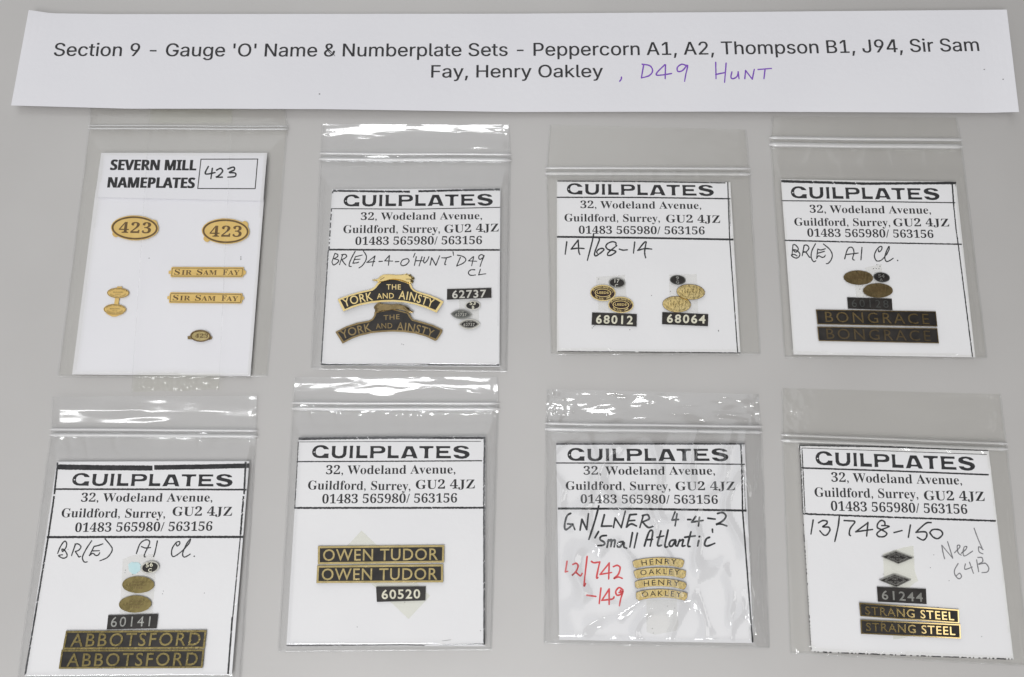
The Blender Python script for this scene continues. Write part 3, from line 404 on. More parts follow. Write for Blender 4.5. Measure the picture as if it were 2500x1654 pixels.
def glyphs(body, font='gill', space=1.0, bold=0.0, res=3):
    """flat mesh of a line of text: vertices (baseline at y = 0), faces, cap height"""
    if font == 'wide':
        return wide_heading()
    if font == 'grotesk':
        return grotesk(body)
    key = (body, font, space, bold, res)
    if key in _tcache:
        return _tcache[key]
    def mk(s):
        if font == 'serif':
            s = _styled(s, 0x1D400, 0x1D41A, 0x1D7CE)
        elif font == 'sans':
            s = _styled(s, 0x1D5D4, 0x1D5EE, 0x1D7EC)
        c = bpy.data.curves.new('lettering', 'FONT')
        c.body = s
        c.resolution_u = res
        c.space_character = space
        c.offset = bold
        o = bpy.data.objects.new('lettering', c)
        COL.objects.link(o)
        dg = bpy.context.evaluated_depsgraph_get()
        dg.update()
        me = bpy.data.meshes.new_from_object(o.evaluated_get(dg))
        V = np.array([(v.co.x, v.co.y) for v in me.vertices]).reshape(-1, 2)
        F = [tuple(p.vertices) for p in me.polygons]
        bpy.data.objects.remove(o)
        bpy.data.curves.remove(c)
        bpy.data.meshes.remove(me)
        return V, F
    V, F = mk(body)
    hk = ('H', font, bold)
    if hk not in _tcache:
        _tcache[hk] = float(mk('H')[0][:, 1].max())
    _tcache[key] = (V, F, _tcache[hk])
    return _tcache[key]


def put_text(mb, body, path, cap, z, font='gill', space=1.0, bold=0.0, lean=None, depth=0.0, mat=0, span=None):
    """Lay a line of text along path (photo px points of its baseline, from the left edge of its ink to the right edge);
    cap = height of the capitals in photo px; depth > 0 raises the letters that far above z."""
    V, F, H = glyphs(body, font, space, bold)
    p = np.array(catmull(path, 10) if len(path) > 2 else path, dtype=float)
    seg = np.linalg.norm(np.diff(p, axis=0), axis=1)
    s = np.concatenate([[0], np.cumsum(seg)])
    x0, x1 = V[:, 0].min(), V[:, 0].max()
    t = (V[:, 0] - x0) / (x1 - x0) * s[-1]
    px, py = np.interp(t, s, p[:, 0]), np.interp(t, s, p[:, 1])
    tan = np.gradient(p, s, axis=0)
    tx, ty = np.interp(t, s, tan[:, 0]), np.interp(t, s, tan[:, 1])
    ln = np.hypot(tx, ty)
    tx, ty = tx / ln, ty / ln
    h = V[:, 1] / H * cap
    if lean is None:
        ux = -(px - 1280) * 0.00011 + ty
    else:
        ux = lean + (ty if len(path) > 2 else 0)
    X = px + ux * h
    Y = py - h
    top = [(a, b, zof(z, a, b) + depth) for a, b in zip(X, Y)]
    if not len(F):
        return
    a_ = area2([(X[i], Y[i]) for i in F[0]])
    F = [f if area2([(X[i], Y[i]) for i in f]) < 0 else f[::-1] for f in F]
    if depth > 0:
        n = len(top)
        bot = [(a, b, zof(z, a, b)) for a, b in zip(X, Y)]
        ed = {}
        for f in F:
            for i in range(len(f)):
                ed[(f[i], f[(i + 1) % len(f)])] = True
        side = [(a, n + a, n + b, b) for (a, b) in ed if (b, a) not in ed]
        mb.add(top + bot, F + side, mat)
    else:
        mb.add(top, F, mat)


# ------------------------------------------------------------------ materials
def mat_new(name):
    m = bpy.data.materials.new(name)
    m.use_nodes = True
    return m, m.node_tree.nodes, m.node_tree.links, m.node_tree.nodes['Principled BSDF']


def mottled(name, c0, c1, scale, rough=0.6, metal=0.0, bump=0.0, bscale=None, detail=4.0, rough_var=0.0, spec=0.5, stretch=None):
    m, N, L, b = mat_new(name)
    tc = N.new('ShaderNodeTexCoord')
    nz = N.new('ShaderNodeTexNoise')
    nz.inputs['Scale'].default_value = scale
    nz.inputs['Detail'].default_value = detail
    src = tc.outputs['Object']
    if stretch:
        mp = N.new('ShaderNodeMapping')
        mp.inputs['Scale'].default_value = stretch
        L.new(src, mp.inputs[0]); src = mp.outputs[0]
    L.new(src, nz.inputs['Vector'])
    r = N.new('ShaderNodeValToRGB')
    r.color_ramp.elements[0].position = 0.3
    r.color_ramp.elements[1].position = 0.7
    r.color_ramp.elements[0].color = (*c0, 1)
    r.color_ramp.elements[1].color = (*c1, 1)
    L.new(nz.outputs['Fac'], r.inputs[0])
    L.new(r.outputs[0], b.inputs['Base Color'])
    b.inputs['Roughness'].default_value = rough
    b.inputs['Metallic'].default_value = metal
    b.inputs['Specular IOR Level'].default_value = spec
    if rough_var:
        mr = N.new('ShaderNodeMapRange')
        mr.inputs[3].default_value = rough - rough_var
        mr.inputs[4].default_value = rough + rough_var
        L.new(nz.outputs['Fac'], mr.inputs[0])
        L.new(mr.outputs[0], b.inputs['Roughness'])
    if bump:
        n2 = N.new('ShaderNodeTexNoise')
        n2.inputs['Scale'].default_value = bscale or scale
        n2.inputs['Detail'].default_value = 5
        L.new(src, n2.inputs['Vector'])
        bp = N.new('ShaderNodeBump')
        bp.inputs['Strength'].default_value = bump
        bp.inputs['Distance'].default_value = 0.0004
        L.new(n2.outputs['Fac'], bp.inputs['Height'])
        L.new(bp.outputs[0], b.inputs['Normal'])
    return m


def film(name, tint, refl=1.6, rough=0.06, milk=0.05, milk_col=(0.8, 0.8, 0.8)):
    """thin clear plastic: mostly transparent, mirror-like glints by Fresnel, a touch of milky scatter"""
    m, N, L, b = mat_new(name)
    N.remove(b)
    out = N['Material Output']
    tr = N.new('ShaderNodeBsdfTransparent'); tr.inputs[0].default_value = (*tint, 1)
    gl = N.new('ShaderNodeBsdfGlossy'); gl.inputs['Roughness'].default_value = rough
    gl.inputs[0].default_value = (0.96, 0.98, 1.0, 1)
    df = N.new('ShaderNodeBsdfDiffuse'); df.inputs[0].default_value = (*milk_col, 1)
    # reflectance the same from both sides: 0.045 head-on, rising towards grazing
    lw = N.new('ShaderNodeLayerWeight'); lw.inputs[0].default_value = 0.5
    pw = N.new('ShaderNodeMath'); pw.operation = 'POWER'; pw.inputs[1].default_value = 4.0
    ma = N.new('ShaderNodeMath'); ma.operation = 'MULTIPLY_ADD'; ma.inputs[1].default_value = 0.5; ma.inputs[2].default_value = 0.045
    ml = N.new('ShaderNodeMath'); ml.operation = 'MULTIPLY'; ml.inputs[1].default_value = refl; ml.use_clamp = True
    L.new(lw.outputs['Facing'], pw.inputs[0]); L.new(pw.outputs[0], ma.inputs[0]); L.new(ma.outputs[0], ml.inputs[0])
    m1 = N.new('ShaderNodeMixShader'); m2 = N.new('ShaderNodeMixShader')
    m1.inputs[0].default_value = milk
    L.new(tr.outputs[0], m1.inputs[1]); L.new(df.outputs[0], m1.inputs[2])
    L.new(ml.outputs[0], m2.inputs[0]); L.new(m1.outputs[0], m2.inputs[1]); L.new(gl.outputs[0], m2.inputs[2])
    L.new(m2.outputs[0], out.inputs['Surface'])
    return m


def clear(name):
    m, N, L, b = mat_new(name)
    N.remove(b)
    tr = N.new('ShaderNodeBsdfTransparent')
    tr.inputs[0].default_value = (1, 1, 1, 1)
    L.new(tr.outputs[0], N['Material Output'].inputs['Surface'])
    return m


M = {}
M['table'] = mottled('table_laminate', (0.492, 0.481, 0.470), (0.522, 0.511, 0.500), 26, rough=0.34, bump=0.05, bscale=900, spec=1.0)
tb = M['table'].node_tree.nodes['Principled BSDF']
tb.inputs['Coat Weight'].default_value = 1.0
tb.inputs['Coat Roughness'].default_value = 0.30
tb.inputs['Coat IOR'].default_value = 1.55
M['paper'] = mottled('white_paper', (0.775, 0.775, 0.815), (0.80, 0.80, 0.835), 30, rough=0.75, bump=0.15, bscale=500, spec=0.2)
M['card'] = mottled('white_card', (0.785, 0.785, 0.80), (0.815, 0.815, 0.825), 45, rough=0.55, bump=0.10, bscale=700, spec=0.3)
M['gloss_card'] = mottled('smooth_white_card', (0.79, 0.79, 0.825), (0.82, 0.82, 0.85), 40, rough=0.45, bump=0.05, bscale=400, spec=0.35)
M['ink'] = mottled('black_print', (0.028, 0.028, 0.030), (0.05, 0.05, 0.053), 900, rough=0.6, spec=0.25)
M['soft_ink'] = mottled('grey_print', (0.035, 0.035, 0.038), (0.06, 0.06, 0.063), 900, rough=0.7, spec=0.2)
M['pen'] = mottled('black_pen', (0.03, 0.032, 0.035), (0.065, 0.067, 0.07), 700, rough=0.6, spec=0.2)
M['purple'] = mottled('purple_pen', (0.19, 0.075, 0.46), (0.27, 0.125, 0.56), 600, rough=0.7, spec=0.1)
M['red'] = mottled('red_pen', (0.66, 0.09, 0.10), (0.72, 0.14, 0.14), 600, rough=0.7, spec=0.1)
M['pencil'] = mottled('grey_pencil', (0.16, 0.16, 0.17), (0.30, 0.30, 0.31), 1500, rough=0.6, spec=0.2)
M['enamel'] = mottled('black_enamel', (0.012, 0.010, 0.009), (0.030, 0.026, 0.023), 500, rough=0.38, spec=0.5)
M['brass'] = mottled('bright_brass', (0.90, 0.68, 0.28), (0.97, 0.78, 0.38), 350, rough=0.14, metal=1, bump=0.12, bscale=1500, rough_var=0.05)
M['polished_brass'] = mottled('polished_brass', (0.84, 0.64, 0.28), (0.92, 0.73, 0.36), 350, rough=0.10, metal=1)
M['old_brass'] = mottled('dull_brass', (0.50, 0.40, 0.18), (0.66, 0.53, 0.26), 400, rough=0.22, metal=1, bump=0.25, bscale=1500, rough_var=0.08)
M['olive_brass'] = mottled('olive_brass', (0.25, 0.20, 0.085), (0.36, 0.29, 0.125), 400, rough=0.28, metal=1, bump=0.25, bscale=1500, rough_var=0.08)
M['dark_brass'] = mottled('tarnished_dim_brass', (0.27, 0.20, 0.10), (0.39, 0.29, 0.145), 400, rough=0.30, metal=1, bump=0.2, bscale=1500)  # tarnish tone, with the BONGRACE plates' dim reflections put into the colour
M['dimmed_brass'] = mottled('dark_reflection_brass', (0.14, 0.11, 0.065), (0.21, 0.16, 0.095), 400, rough=0.32, metal=1, bump=0.15, bscale=1500)  # darkest copy of the brass: a dark reflection put into the letter colour
M['satin_gold'] = mottled('satin_gold', (0.78, 0.54, 0.18), (0.86, 0.62, 0.235), 260, rough=0.5, metal=0.55, bump=0.1, bscale=1500)
M['brown'] = mottled('etched_brown', (0.11, 0.065, 0.022), (0.17, 0.105, 0.04), 500, rough=0.5)
M['maroon'] = mottled('dark_maroon_enamel', (0.022, 0.010, 0.008), (0.04, 0.018, 0.014), 500, rough=0.4)
M['silver'] = mottled('nickel_silver', (0.66, 0.64, 0.57), (0.82, 0.80, 0.73), 500, rough=0.30, metal=1, bump=0.2, bscale=1500)
M['grey_metal'] = mottled('dull_nickel', (0.33, 0.33, 0.31), (0.46, 0.46, 0.43), 500, rough=0.35, metal=1, bump=0.2, bscale=1500)
M['dark_grey_metal'] = mottled('darkened_nickel', (0.10, 0.105, 0.10), (0.16, 0.165, 0.155), 500, rough=0.4, metal=0.9)
M['cream'] = mottled('cream_paint', (0.62, 0.60, 0.47), (0.76, 0.74, 0.60), 500, rough=0.45)
M['yellow_tape'] = film('aged_sticky_tape', (0.966, 0.968, 0.922), refl=0.3, rough=0.3, milk=0.04, milk_col=(0.72, 0.72, 0.60))
M['grey_tape'] = film('clear_sticky_tape', (0.972, 0.970, 0.957), refl=0.3, rough=0.3, milk=0.03, milk_col=(0.68, 0.67, 0.62))
M['cyan'] = mottled('pale_cyan_smudge', (0.50, 0.72, 0.76), (0.60, 0.78, 0.80), 300, rough=0.5)
M['film'] = film('bag_film', (0.999, 0.999, 0.999), refl=1.75, rough=0.11, milk=0.04, milk_col=(0.86, 0.87, 0.9))
M['film_warm'] = film('bag_film_warm', (0.985, 0.983, 0.970), refl=1.05, rough=0.14, milk=0.012)
M['film_crisp'] = film('crisp_bag_film', (0.994, 0.994, 0.995), refl=2.2, rough=0.07, milk=0.01)
M['film_back'] = film('bag_back_film', (0.998, 0.998, 0.997), refl=0.3, rough=0.2, milk=0.01)
M['clear'] = clear('clear_film')
M['zip'] = film('press_seal_plastic', (0.985, 0.985, 0.985), refl=2.6, rough=0.2, milk=0.55, milk_col=(0.95, 0.95, 0.95))
M['seam'] = film('welded_seam_plastic', (0.992, 0.992, 0.992), refl=1.3, rough=0.14, milk=0.04, milk_col=(0.92, 0.92, 0.92))
M['packing'] = film('packing_tape_film', (0.975, 0.975, 0.945), refl=1.2, rough=0.08, milk=0.02)
M['speck'] = mottled('dark_speck', (0.05, 0.05, 0.05), (0.10, 0.10, 0.10), 500, rough=0.8)

# ------------------------------------------------------------------ the table
t = bpy.data.meshes.new('tabletop')
S_ = 1.2
t.from_pydata([(-S_, -S_, 0), (S_, -S_, 0), (S_, S_, 0), (-S_, S_, 0)], [], [(0, 1, 2, 3)])
t.materials.append(M['table'])
to = bpy.data.objects.new('tabletop', t)
COL.objects.link(to)
tag(to, 'pale grey matt table top under all the bags', None, kind='structure')

# ------------------------------------------------------------------ zoomed regions the coordinates were read from
A = crop(130, 250, 600 / 1344); B = crop(750, 280, 530 / 1279); C = crop(1310, 280, 550 / 1414); D = crop(1850, 260, 650 / 1593)
E = crop(30, 930, 630 / 1364); F = crop(660, 900, 600 / 1307); G = crop(1300, 930, 600 / 1404); Hh = crop(1880, 900, 620 / 1289)
Z1 = crop(250, 500, 400 / 2370); Z2 = crop(230, 680, 400 / 2370); Z3 = crop(800, 600, 420 / 2370); Z4 = crop(1420, 650, 340 / 2370)
Z5 = crop(1960, 640, 360 / 2370); Z6 = crop(120, 1320, 420 / 1996); Z7 = crop(760, 1290, 350 / 2370); Z8 = crop(1350, 1340, 370 / 2370)
Z9 = crop(2070, 1320, 370 / 2231); W2 = crop(790, 600, 430 / 2370); W3 = crop(1330, 1230, 500 / 2370); W4 = crop(1960, 1230, 480 / 2370)
W5 = crop(1340, 560, 300 / 2370); W6 = crop(1000, 130, 900 / 2370); W7 = crop(130, 1310, 370 / 2370); W8 = crop(1910, 580, 320 / 2370)

ZC = 0.0016          # top of the backing cards inside the bags
INK = 0.00003
PLATE = 0.0001       # plates lie this far above the card, on their sticky tape


# ------------------------------------------------------------------ the paper strip
def strip_z(x, y):
    e_ = np.clip((190 - x) / 170, 0, 1) ** 2 * np.clip((190 - y) / 160, 0, 1) ** 2 * 0.0032
    r_ = np.clip((x - 2380) / 110, 0, 1) ** 2 * 0.0012
    return 0.0023 + 0.0004 * np.sin(x / 330.0 + 0.4) + 0.00025 * np.sin(x / 170.0 + y / 90.0) + e_ + r_


def sheet_between(mb, top, bot, nx, ny, zf, thick, mat=0):
    def samp(poly, u):
        xs = [p[0] for p in poly]
        x = xs[0] + (xs[-1] - xs[0]) * u
        return x, float(np.interp(x, xs, [p[1] for p in poly]))
    V, Fc = [], []
    for lay in (0, 1):
        for j in range(ny + 1):
            for i in range(nx + 1):
                a, b = samp(top, i / nx), samp(bot, i / nx)
                v = j / ny
                x, y = a[0] * (1 - v) + b[0] * v, a[1] * (1 - v) + b[1] * v
                V.append((x, y, float(zf(x, y)) - lay * thick))
    N_ = (nx + 1) * (ny + 1)
    g = lambda i, j: j * (nx + 1) + i
    for j in range(ny):
        for i in range(nx):
            Fc.append((g(i, j), g(i, j + 1), g(i + 1, j + 1), g(i + 1, j)))
            Fc.append((N_ + g(i, j), N_ + g(i + 1, j), N_ + g(i + 1, j + 1), N_ + g(i, j + 1)))
    for i in range(nx):
        Fc.append((g(i, 0), g(i + 1, 0), N_ + g(i + 1, 0), N_ + g(i, 0)))
        Fc.append((g(i + 1, ny), g(i, ny), N_ + g(i, ny), N_ + g(i + 1, ny)))
    for j in range(ny):
        Fc.append((g(0, j + 1), g(0, j), N_ + g(0, j), N_ + g(0, j + 1)))
        Fc.append((g(nx, j), g(nx, j + 1), N_ + g(nx, j + 1), N_ + g(nx, j)))
    mb.add(V, Fc, mat)


mb = MB()
sheet_between(mb, [(70, 25), (127, 33), (264, 35), (1250, 34), (1777, 30), (2458, 24)],
              [(27, 258), (316, 266), (527, 266), (791, 267), (1250, 274), (1777, 273), (2410, 276), (2488, 274)], 150, 16, strip_z, 0.00012)
strip = mb.build('paper_strip', M['paper'])
tag(strip, 'long white paper strip with printed heading and purple handwriting', 'paper strip')
zi = lambda x, y: float(strip_z(x, y)) + 0.00005
mb = MB()
for dx in (-0.55, 0.55):
  zi2 = lambda x, y: zi(x, y) + dx * 2e-6
  put_text(mb, "Section 9 - Gauge 'O' Name & Numberplate Sets - Peppercorn A1, A2, Thompson B1, J94, Sir Sam",
           [(131 + dx, 137), (700 + dx, 138.5), (1250 + dx, 137), (1800 + dx, 133), (2391 + dx, 125)], 31.5, zi2, 'grotesk')
  put_text(mb, "Fay, Henry Oakley", [(1053 + dx, 190), (1472 + dx, 189)], 30.5, zi2, 'grotesk')
mb.build('printed_heading', M['soft_ink'], strip)
mb = MB()
note(mb, W6, [[(1362, 155), (1360, 168), (1350, 182)], [(1505, 75), (1490, 160)], [(1495, 72), (1545, 82), (1562, 115), (1540, 145), (1490, 160)],
              [(1640, 75), (1585, 140), (1685, 132)], [(1645, 75), (1643, 165)],
              [(1782, 82), (1750, 72), (1722, 92), (1725, 118), (1755, 112), (1787, 78), (1775, 140), (1768, 182)],
              [(1968, 60), (1970, 165)], [(2035, 65), (2025, 188)], [(1968, 138), (2030, 125)],
              [(2072, 122), (2066, 155), (2080, 165), (2105, 150), (2113, 120)], [(2112, 120), (2118, 165)],
              [(2155, 165), (2160, 112)], [(2160, 112), (2203, 168)], [(2203, 168), (2216, 105)], [(2240, 106), (2326, 99)], [(2285, 105), (2278, 165)]], 9, zi)
mb.build('handwriting', M['purple'], strip)
for c in ((780, 230, 3.5), (2403, 170, 3), (2449, 194, 3)):
    mb = MB()
    prism(mb, ellipse(c[:2], c[2] * 0.6, c[2] * 0.35, n=8), zi, zi)
    mb.build('dirt_speck', M['speck'], strip)

# ------------------------------------------------------------------ backing cards
def quad_sheet(mb, q, nx, ny, zf, thick, mat=0):
    sheet_between(mb, [q[0], q[1]], [q[3], q[2]], nx, ny, zf, thick, mat)


CARD_Z = {}
CARD_Q = {}


def make_card(key, q, seed, label, mat='card', bow=0.00018):
    r = random.Random(seed)
    cx, cy = sum(p[0] for p in q) / 4, sum(p[1] for p in q) / 4
    a, b, c = r.uniform(0.4, 1) * bow, r.uniform(-0.5, 0.8) * bow, r.uniform(-1, 1) * bow * 0.5
    def zf(x, y):
        u, v = (x - cx) / 210.0, (y - cy) / 230.0
        return ZC + a * (1 - u * u) * 0.8 - b * v * v * 0.6 + c * u
    CARD_Z[key] = zf
    CARD_Q[key] = q
    mb = MB()
    quad_sheet(mb, q, 10, 10, zf, 0.00035)
    o = mb.build('backing_card', M[mat])
    tag(o, label, 'card', 'printed backing cards')
    return o, (lambda x, y: zf(x, y) + INK)


def printed_card(key, T, q, label, head, lines, rules, hand, seed, hand_mat='pen', hand_w=16, WT=None):
    o, z = make_card(key, T(q), seed, label)
    k = T.k
    mb = MB()
    put_text(mb, 'GUILPLATES', [(x_, y_ + 1.0) for x_, y_ in T(head[:2])], head[2] * k * 0.90, z, 'wide')
    mb.build('printed_heading', M['ink'], o)
    mb = MB()
    (a, b, cap) = lines[0]
    put_text(mb, '32, Wodeland Avenue,', T([a, b]), cap * k, z, 'serif', space=1.0, bold=-0.002)
    (a, b, cap) = lines[1]
    put_text(mb, 'Guildford, Surrey,', T([a, b]), cap * k, z, 'serif', space=1.0, bold=-0.002)
    (a, b, cap) = lines[2]
    put_text(mb, 'GU2 4JZ', T([a, b]), cap * k, z, 'serif', space=1.0, bold=-0.001)
    (a, b, cap) = lines[3]
    put_text(mb, '01483 565980/ 563156', T([a, b]), cap * k, z, 'serif', space=1.0, bold=-0.001)
    mb.build('printed_address', M['ink'], o)
    mb = MB()
    for i, (pts, w, rough, gaps) in enumerate(rules):
        rule(mb, T(pts), w * k, z, rough * 0.6, seed * 31 + i, gaps)
    mb.build('ruled_border', M['ink'], o)
    if hand:
        mb = MB()
        note(mb, WT, hand, hand_w, z)
        mb.build('handwriting', M[hand_mat], o)
    return o, z


# --- the tall card with the folded header
o1, z1 = make_card('a', A([(232, 480), (1156, 484), (1078, 1497), (103, 1489)]), 3, 'tall white card with folded header and box numbered 423 in the taped bag', 'gloss_card', 0.0002)
flap_q = A([(262, 277), (1170, 277), (1148, 540), (228, 520)])
flap_z = lambda x, y: z1(x, y) + 0.00035 + 0.0005 * np.clip((y - 380) / 110, 0, 1)
mb = MB()
quad_sheet(mb, flap_q, 8, 5, flap_z, 0.0003)
flap = mb.build('folded_header', M['gloss_card'], o1)
mb = MB()
fz = lambda x, y: flap_z(x, y) + INK
for dx in (-2.6, 0, 2.6):
    fz2 = lambda x, y: fz(x, y) + dx * 1e-6
    put_text(mb, 'SEVERN MILL', A([(312 + dx, 371), (779 + dx, 373)]), 57 * A.k, fz2, 'sans', space=0.98)
    put_text(mb, 'NAMEPLATES', A([(297 + dx, 467), (770 + dx, 470)]), 57 * A.k, fz2, 'sans', space=0.98)
for a, b, w in (((805, 312), (1121, 311), 5), ((1118, 311), (1104, 474), 5), ((1105, 473), (788, 472), 5), ((790, 473), (808, 311), 5)):
    rule(mb, A([a, b]), w * A.k, fz, 0.05)
mb.build('printed_heading', M['ink'], flap)
mb = MB()
note(mb, A, [[(848, 352), (832, 392), (885, 385)], [(870, 362), (862, 418)], [(893, 372), (915, 362), (926, 378), (905, 402), (892, 410), (925, 410)],
             [(955, 365), (985, 355), (990, 370), (962, 384), (995, 388), (994, 406), (955, 410)]], 8.5, fz)
mb.build('handwriting', M['pen'], flap)

RB = 0.25
o2, z2 = printed_card('b', B, [(148, 440), (1138, 437), (1133, 1487), (80, 1478)], 'white card noted BR(E) 4-4-0 HUNT D49 in black pen',
    ((213, 540), (1094, 533), 73),
    (((315, 622), (1030, 617), 43), ((212, 699), (782, 697), 46), ((808, 697), (1129, 689), 46), ((283, 769), (1030, 764), 46)),
    [([(152, 449), (400, 453), (605, 455)], 12, .3, .02), ([(655, 453), (900, 446), (1136, 442)], 12, .3, .02), ([(140, 555), (640, 558), (1138, 547)], 5, .2, 0),
     ([(125, 796), (600, 799), (1135, 798)], 10, .2, 0), ([(150, 452), (128, 796)], 7, .5, .25), ([(124, 800), (82, 1475)], 7, .35, .03), ([(84, 1472), (1131, 1476)], 10, .25, .01)],
    [[(152, 105), (112, 222)], [(152, 106), (190, 122), (186, 150), (140, 178)], [(140, 178), (198, 195), (195, 222), (137, 262), (113, 226)],
     [(255, 128), (215, 257)], [(242, 125), (285, 118), (312, 140), (290, 168), (246, 190)], [(246, 190), (270, 228), (300, 262)],
     [(425, 78), (385, 150), (350, 230), (345, 276), (374, 282)], [(430, 150), (393, 238)], [(430, 150), (520, 128)], [(412, 190), (490, 183)], [(393, 238), (450, 232), (472, 222)],
     [(537, 75), (575, 140), (565, 205), (520, 270), (475, 302)], [(692, 140), (656, 275)], [(690, 142), (582, 228)], [(582, 228), (690, 214)], [(745, 215), (792, 212)],
     [(882, 138), (822, 206)], [(822, 206), (930, 210)], [(886, 135), (872, 266)], [(965, 218), (1015, 215)],
     [(1110, 180), (1062, 195), (1038, 245), (1065, 272), (1118, 252), (1150, 208), (1130, 178), (1098, 182)], [(1230, 106), (1208, 157)],
     [(1248, 150), (1222, 267)], [(1325, 150), (1285, 275)], [(1235, 205), (1335, 205)], [(1358, 160), (1345, 212), (1360, 234), (1395, 200), (1418, 150)],
     [(1455, 165), (1432, 264)], [(1455, 165), (1510, 267)], [(1510, 267), (1562, 138)], [(1590, 165), (1650, 165), (1717, 147)], [(1655, 165), (1630, 248), (1645, 256)], [(1742, 85), (1748, 132)],
     [(1840, 160), (1790, 277)], [(1800, 130), (1870, 145), (1914, 185), (1885, 232), (1797, 275)], [(2010, 152), (1950, 206)], [(1950, 206), (2060, 212)], [(2020, 150), (1992, 272)],
     [(2155, 137), (2120, 122), (2088, 150), (2100, 185), (2138, 168), (2162, 132), (2130, 210), (2106, 282)], [(2035, 326), (1980, 328), (1948, 365), (1975, 400), (2045, 396)], [(2110, 320), (2086, 394)], [(2086, 394), (2182, 380)]],
    5, hand_w=15, WT=W2)
o3, z3 = printed_card('c', C, [(127, 415), (1216, 425), (1280, 1497), (127, 1487)], 'white card noted 14/68-14 in black pen',
    ((190, 499), (1114, 508), 73),
    (((275, 588), (1034, 593), 45), ((175, 671), (774, 675), 47), ((813, 677), (1153, 681), 47), ((265, 748), (1056, 753), 47)),
    [([(130, 418), (620, 421), (1185, 430)], 7, .4, .03), ([(127, 520), (650, 521), (1217, 529)], 8, .25, 0), ([(128, 768), (640, 774), (1236, 785)], 12, .15, 0),
     ([(1200, 424), (1205, 600), (1212, 780), (1262, 1494)], 7, .25, .01), ([(1211, 540), (1216, 700)], 3, .5, .1), ([(135, 1486), (620, 1490)], 4, .5, .12), ([(640, 1491), (1280, 1496)], 5, .4, .05)],
    [[(345, 245), (315, 482)], [(562, 215), (430, 385)], [(430, 385), (560, 368), (680, 375)], [(565, 210), (572, 330), (578, 440), (598, 490)], [(863, 88), (840, 220), (742, 602)],
     [(968, 185), (972, 215), (905, 390), (880, 480), (905, 517), (985, 468), (1060, 400), (1032, 370), (962, 390), (922, 438), (938, 468)],
     [(1292, 305), (1290, 262), (1220, 243), (1130, 280), (1100, 340), (1150, 395), (1255, 412), (1290, 440), (1205, 500), (1140, 505), (1138, 462), (1220, 388), (1312, 318)],
     [(1360, 385), (1430, 405), (1515, 398)], [(1656, 250), (1632, 462)], [(1870, 245), (1835, 262), (1715, 410)], [(1715, 410), (1850, 376), (1985, 385)], [(1878, 248), (1850, 400), (1850, 480), (1866, 553)]],
    7, hand_w=29, WT=W5)
o4, z4 = printed_card('d', D, [(138, 437), (1186, 452), (1302, 1502), (214, 1485)], 'slanting white card noted BR(E) A1 Cl. under the right end of the paper strip',
    ((200, 548), (1090, 557), 75),
    (((312, 637), (1037, 643), 45), ((220, 714), (793, 718), 46), ((813, 718), (1147, 719), 46), ((298, 780), (1053, 788), 46)),
    [([(140, 448), (640, 463), (1186, 459)], 15, .25, .01), ([(143, 565), (600, 569), (1182, 577)], 6, .2, 0), ([(160, 802), (700, 816), (1221, 826)], 8, .35, .01),
     ([(1163, 456), (1173, 600)], 9, .3, .02), ([(1173, 600), (1187, 740), (1200, 830), (1285, 1500)], 7, .4, .03), ([(1186, 455), (1183, 480)], 3, .4, .1)],
    [[(192, 140), (175, 322)], [(190, 140), (230, 133), (287, 200), (270, 252), (232, 265), (195, 225)], [(195, 222), (262, 238), (317, 300), (290, 362), (230, 372), (163, 325), (208, 308), (266, 336)],
     [(393, 150), (360, 332)], [(393, 146), (440, 140), (482, 190), (440, 255), (383, 272)], [(383, 255), (430, 275), (488, 355), (520, 360)],
     [(598, 118), (540, 230), (520, 330), (540, 410), (575, 440), (606, 425)], [(640, 215), (620, 380)], [(640, 213), (700, 228), (777, 207)], [(640, 287), (762, 254)], [(620, 380), (658, 335), (720, 362), (760, 350), (776, 322)],
     [(743, 122), (850, 210), (902, 310), (885, 400), (832, 468), (795, 476)],
     [(1128, 388), (1158, 270), (1195, 195), (1245, 178), (1282, 210), (1295, 280), (1275, 360), (1275, 400), (1305, 412)], [(1155, 310), (1260, 298), (1372, 285)], [(1440, 183), (1430, 300), (1422, 407)],
     [(1738, 225), (1747, 264), (1790, 230), (1802, 180), (1770, 165), (1702, 230), (1665, 330), (1690, 410), (1735, 430), (1800, 405), (1882, 315)],
     [(1882, 315), (1928, 225), (1930, 163), (1888, 240), (1853, 350), (1868, 420), (1900, 437), (1950, 415), (2006, 377)], [(2085, 418)]],
    9, hand_w=22, WT=W8)
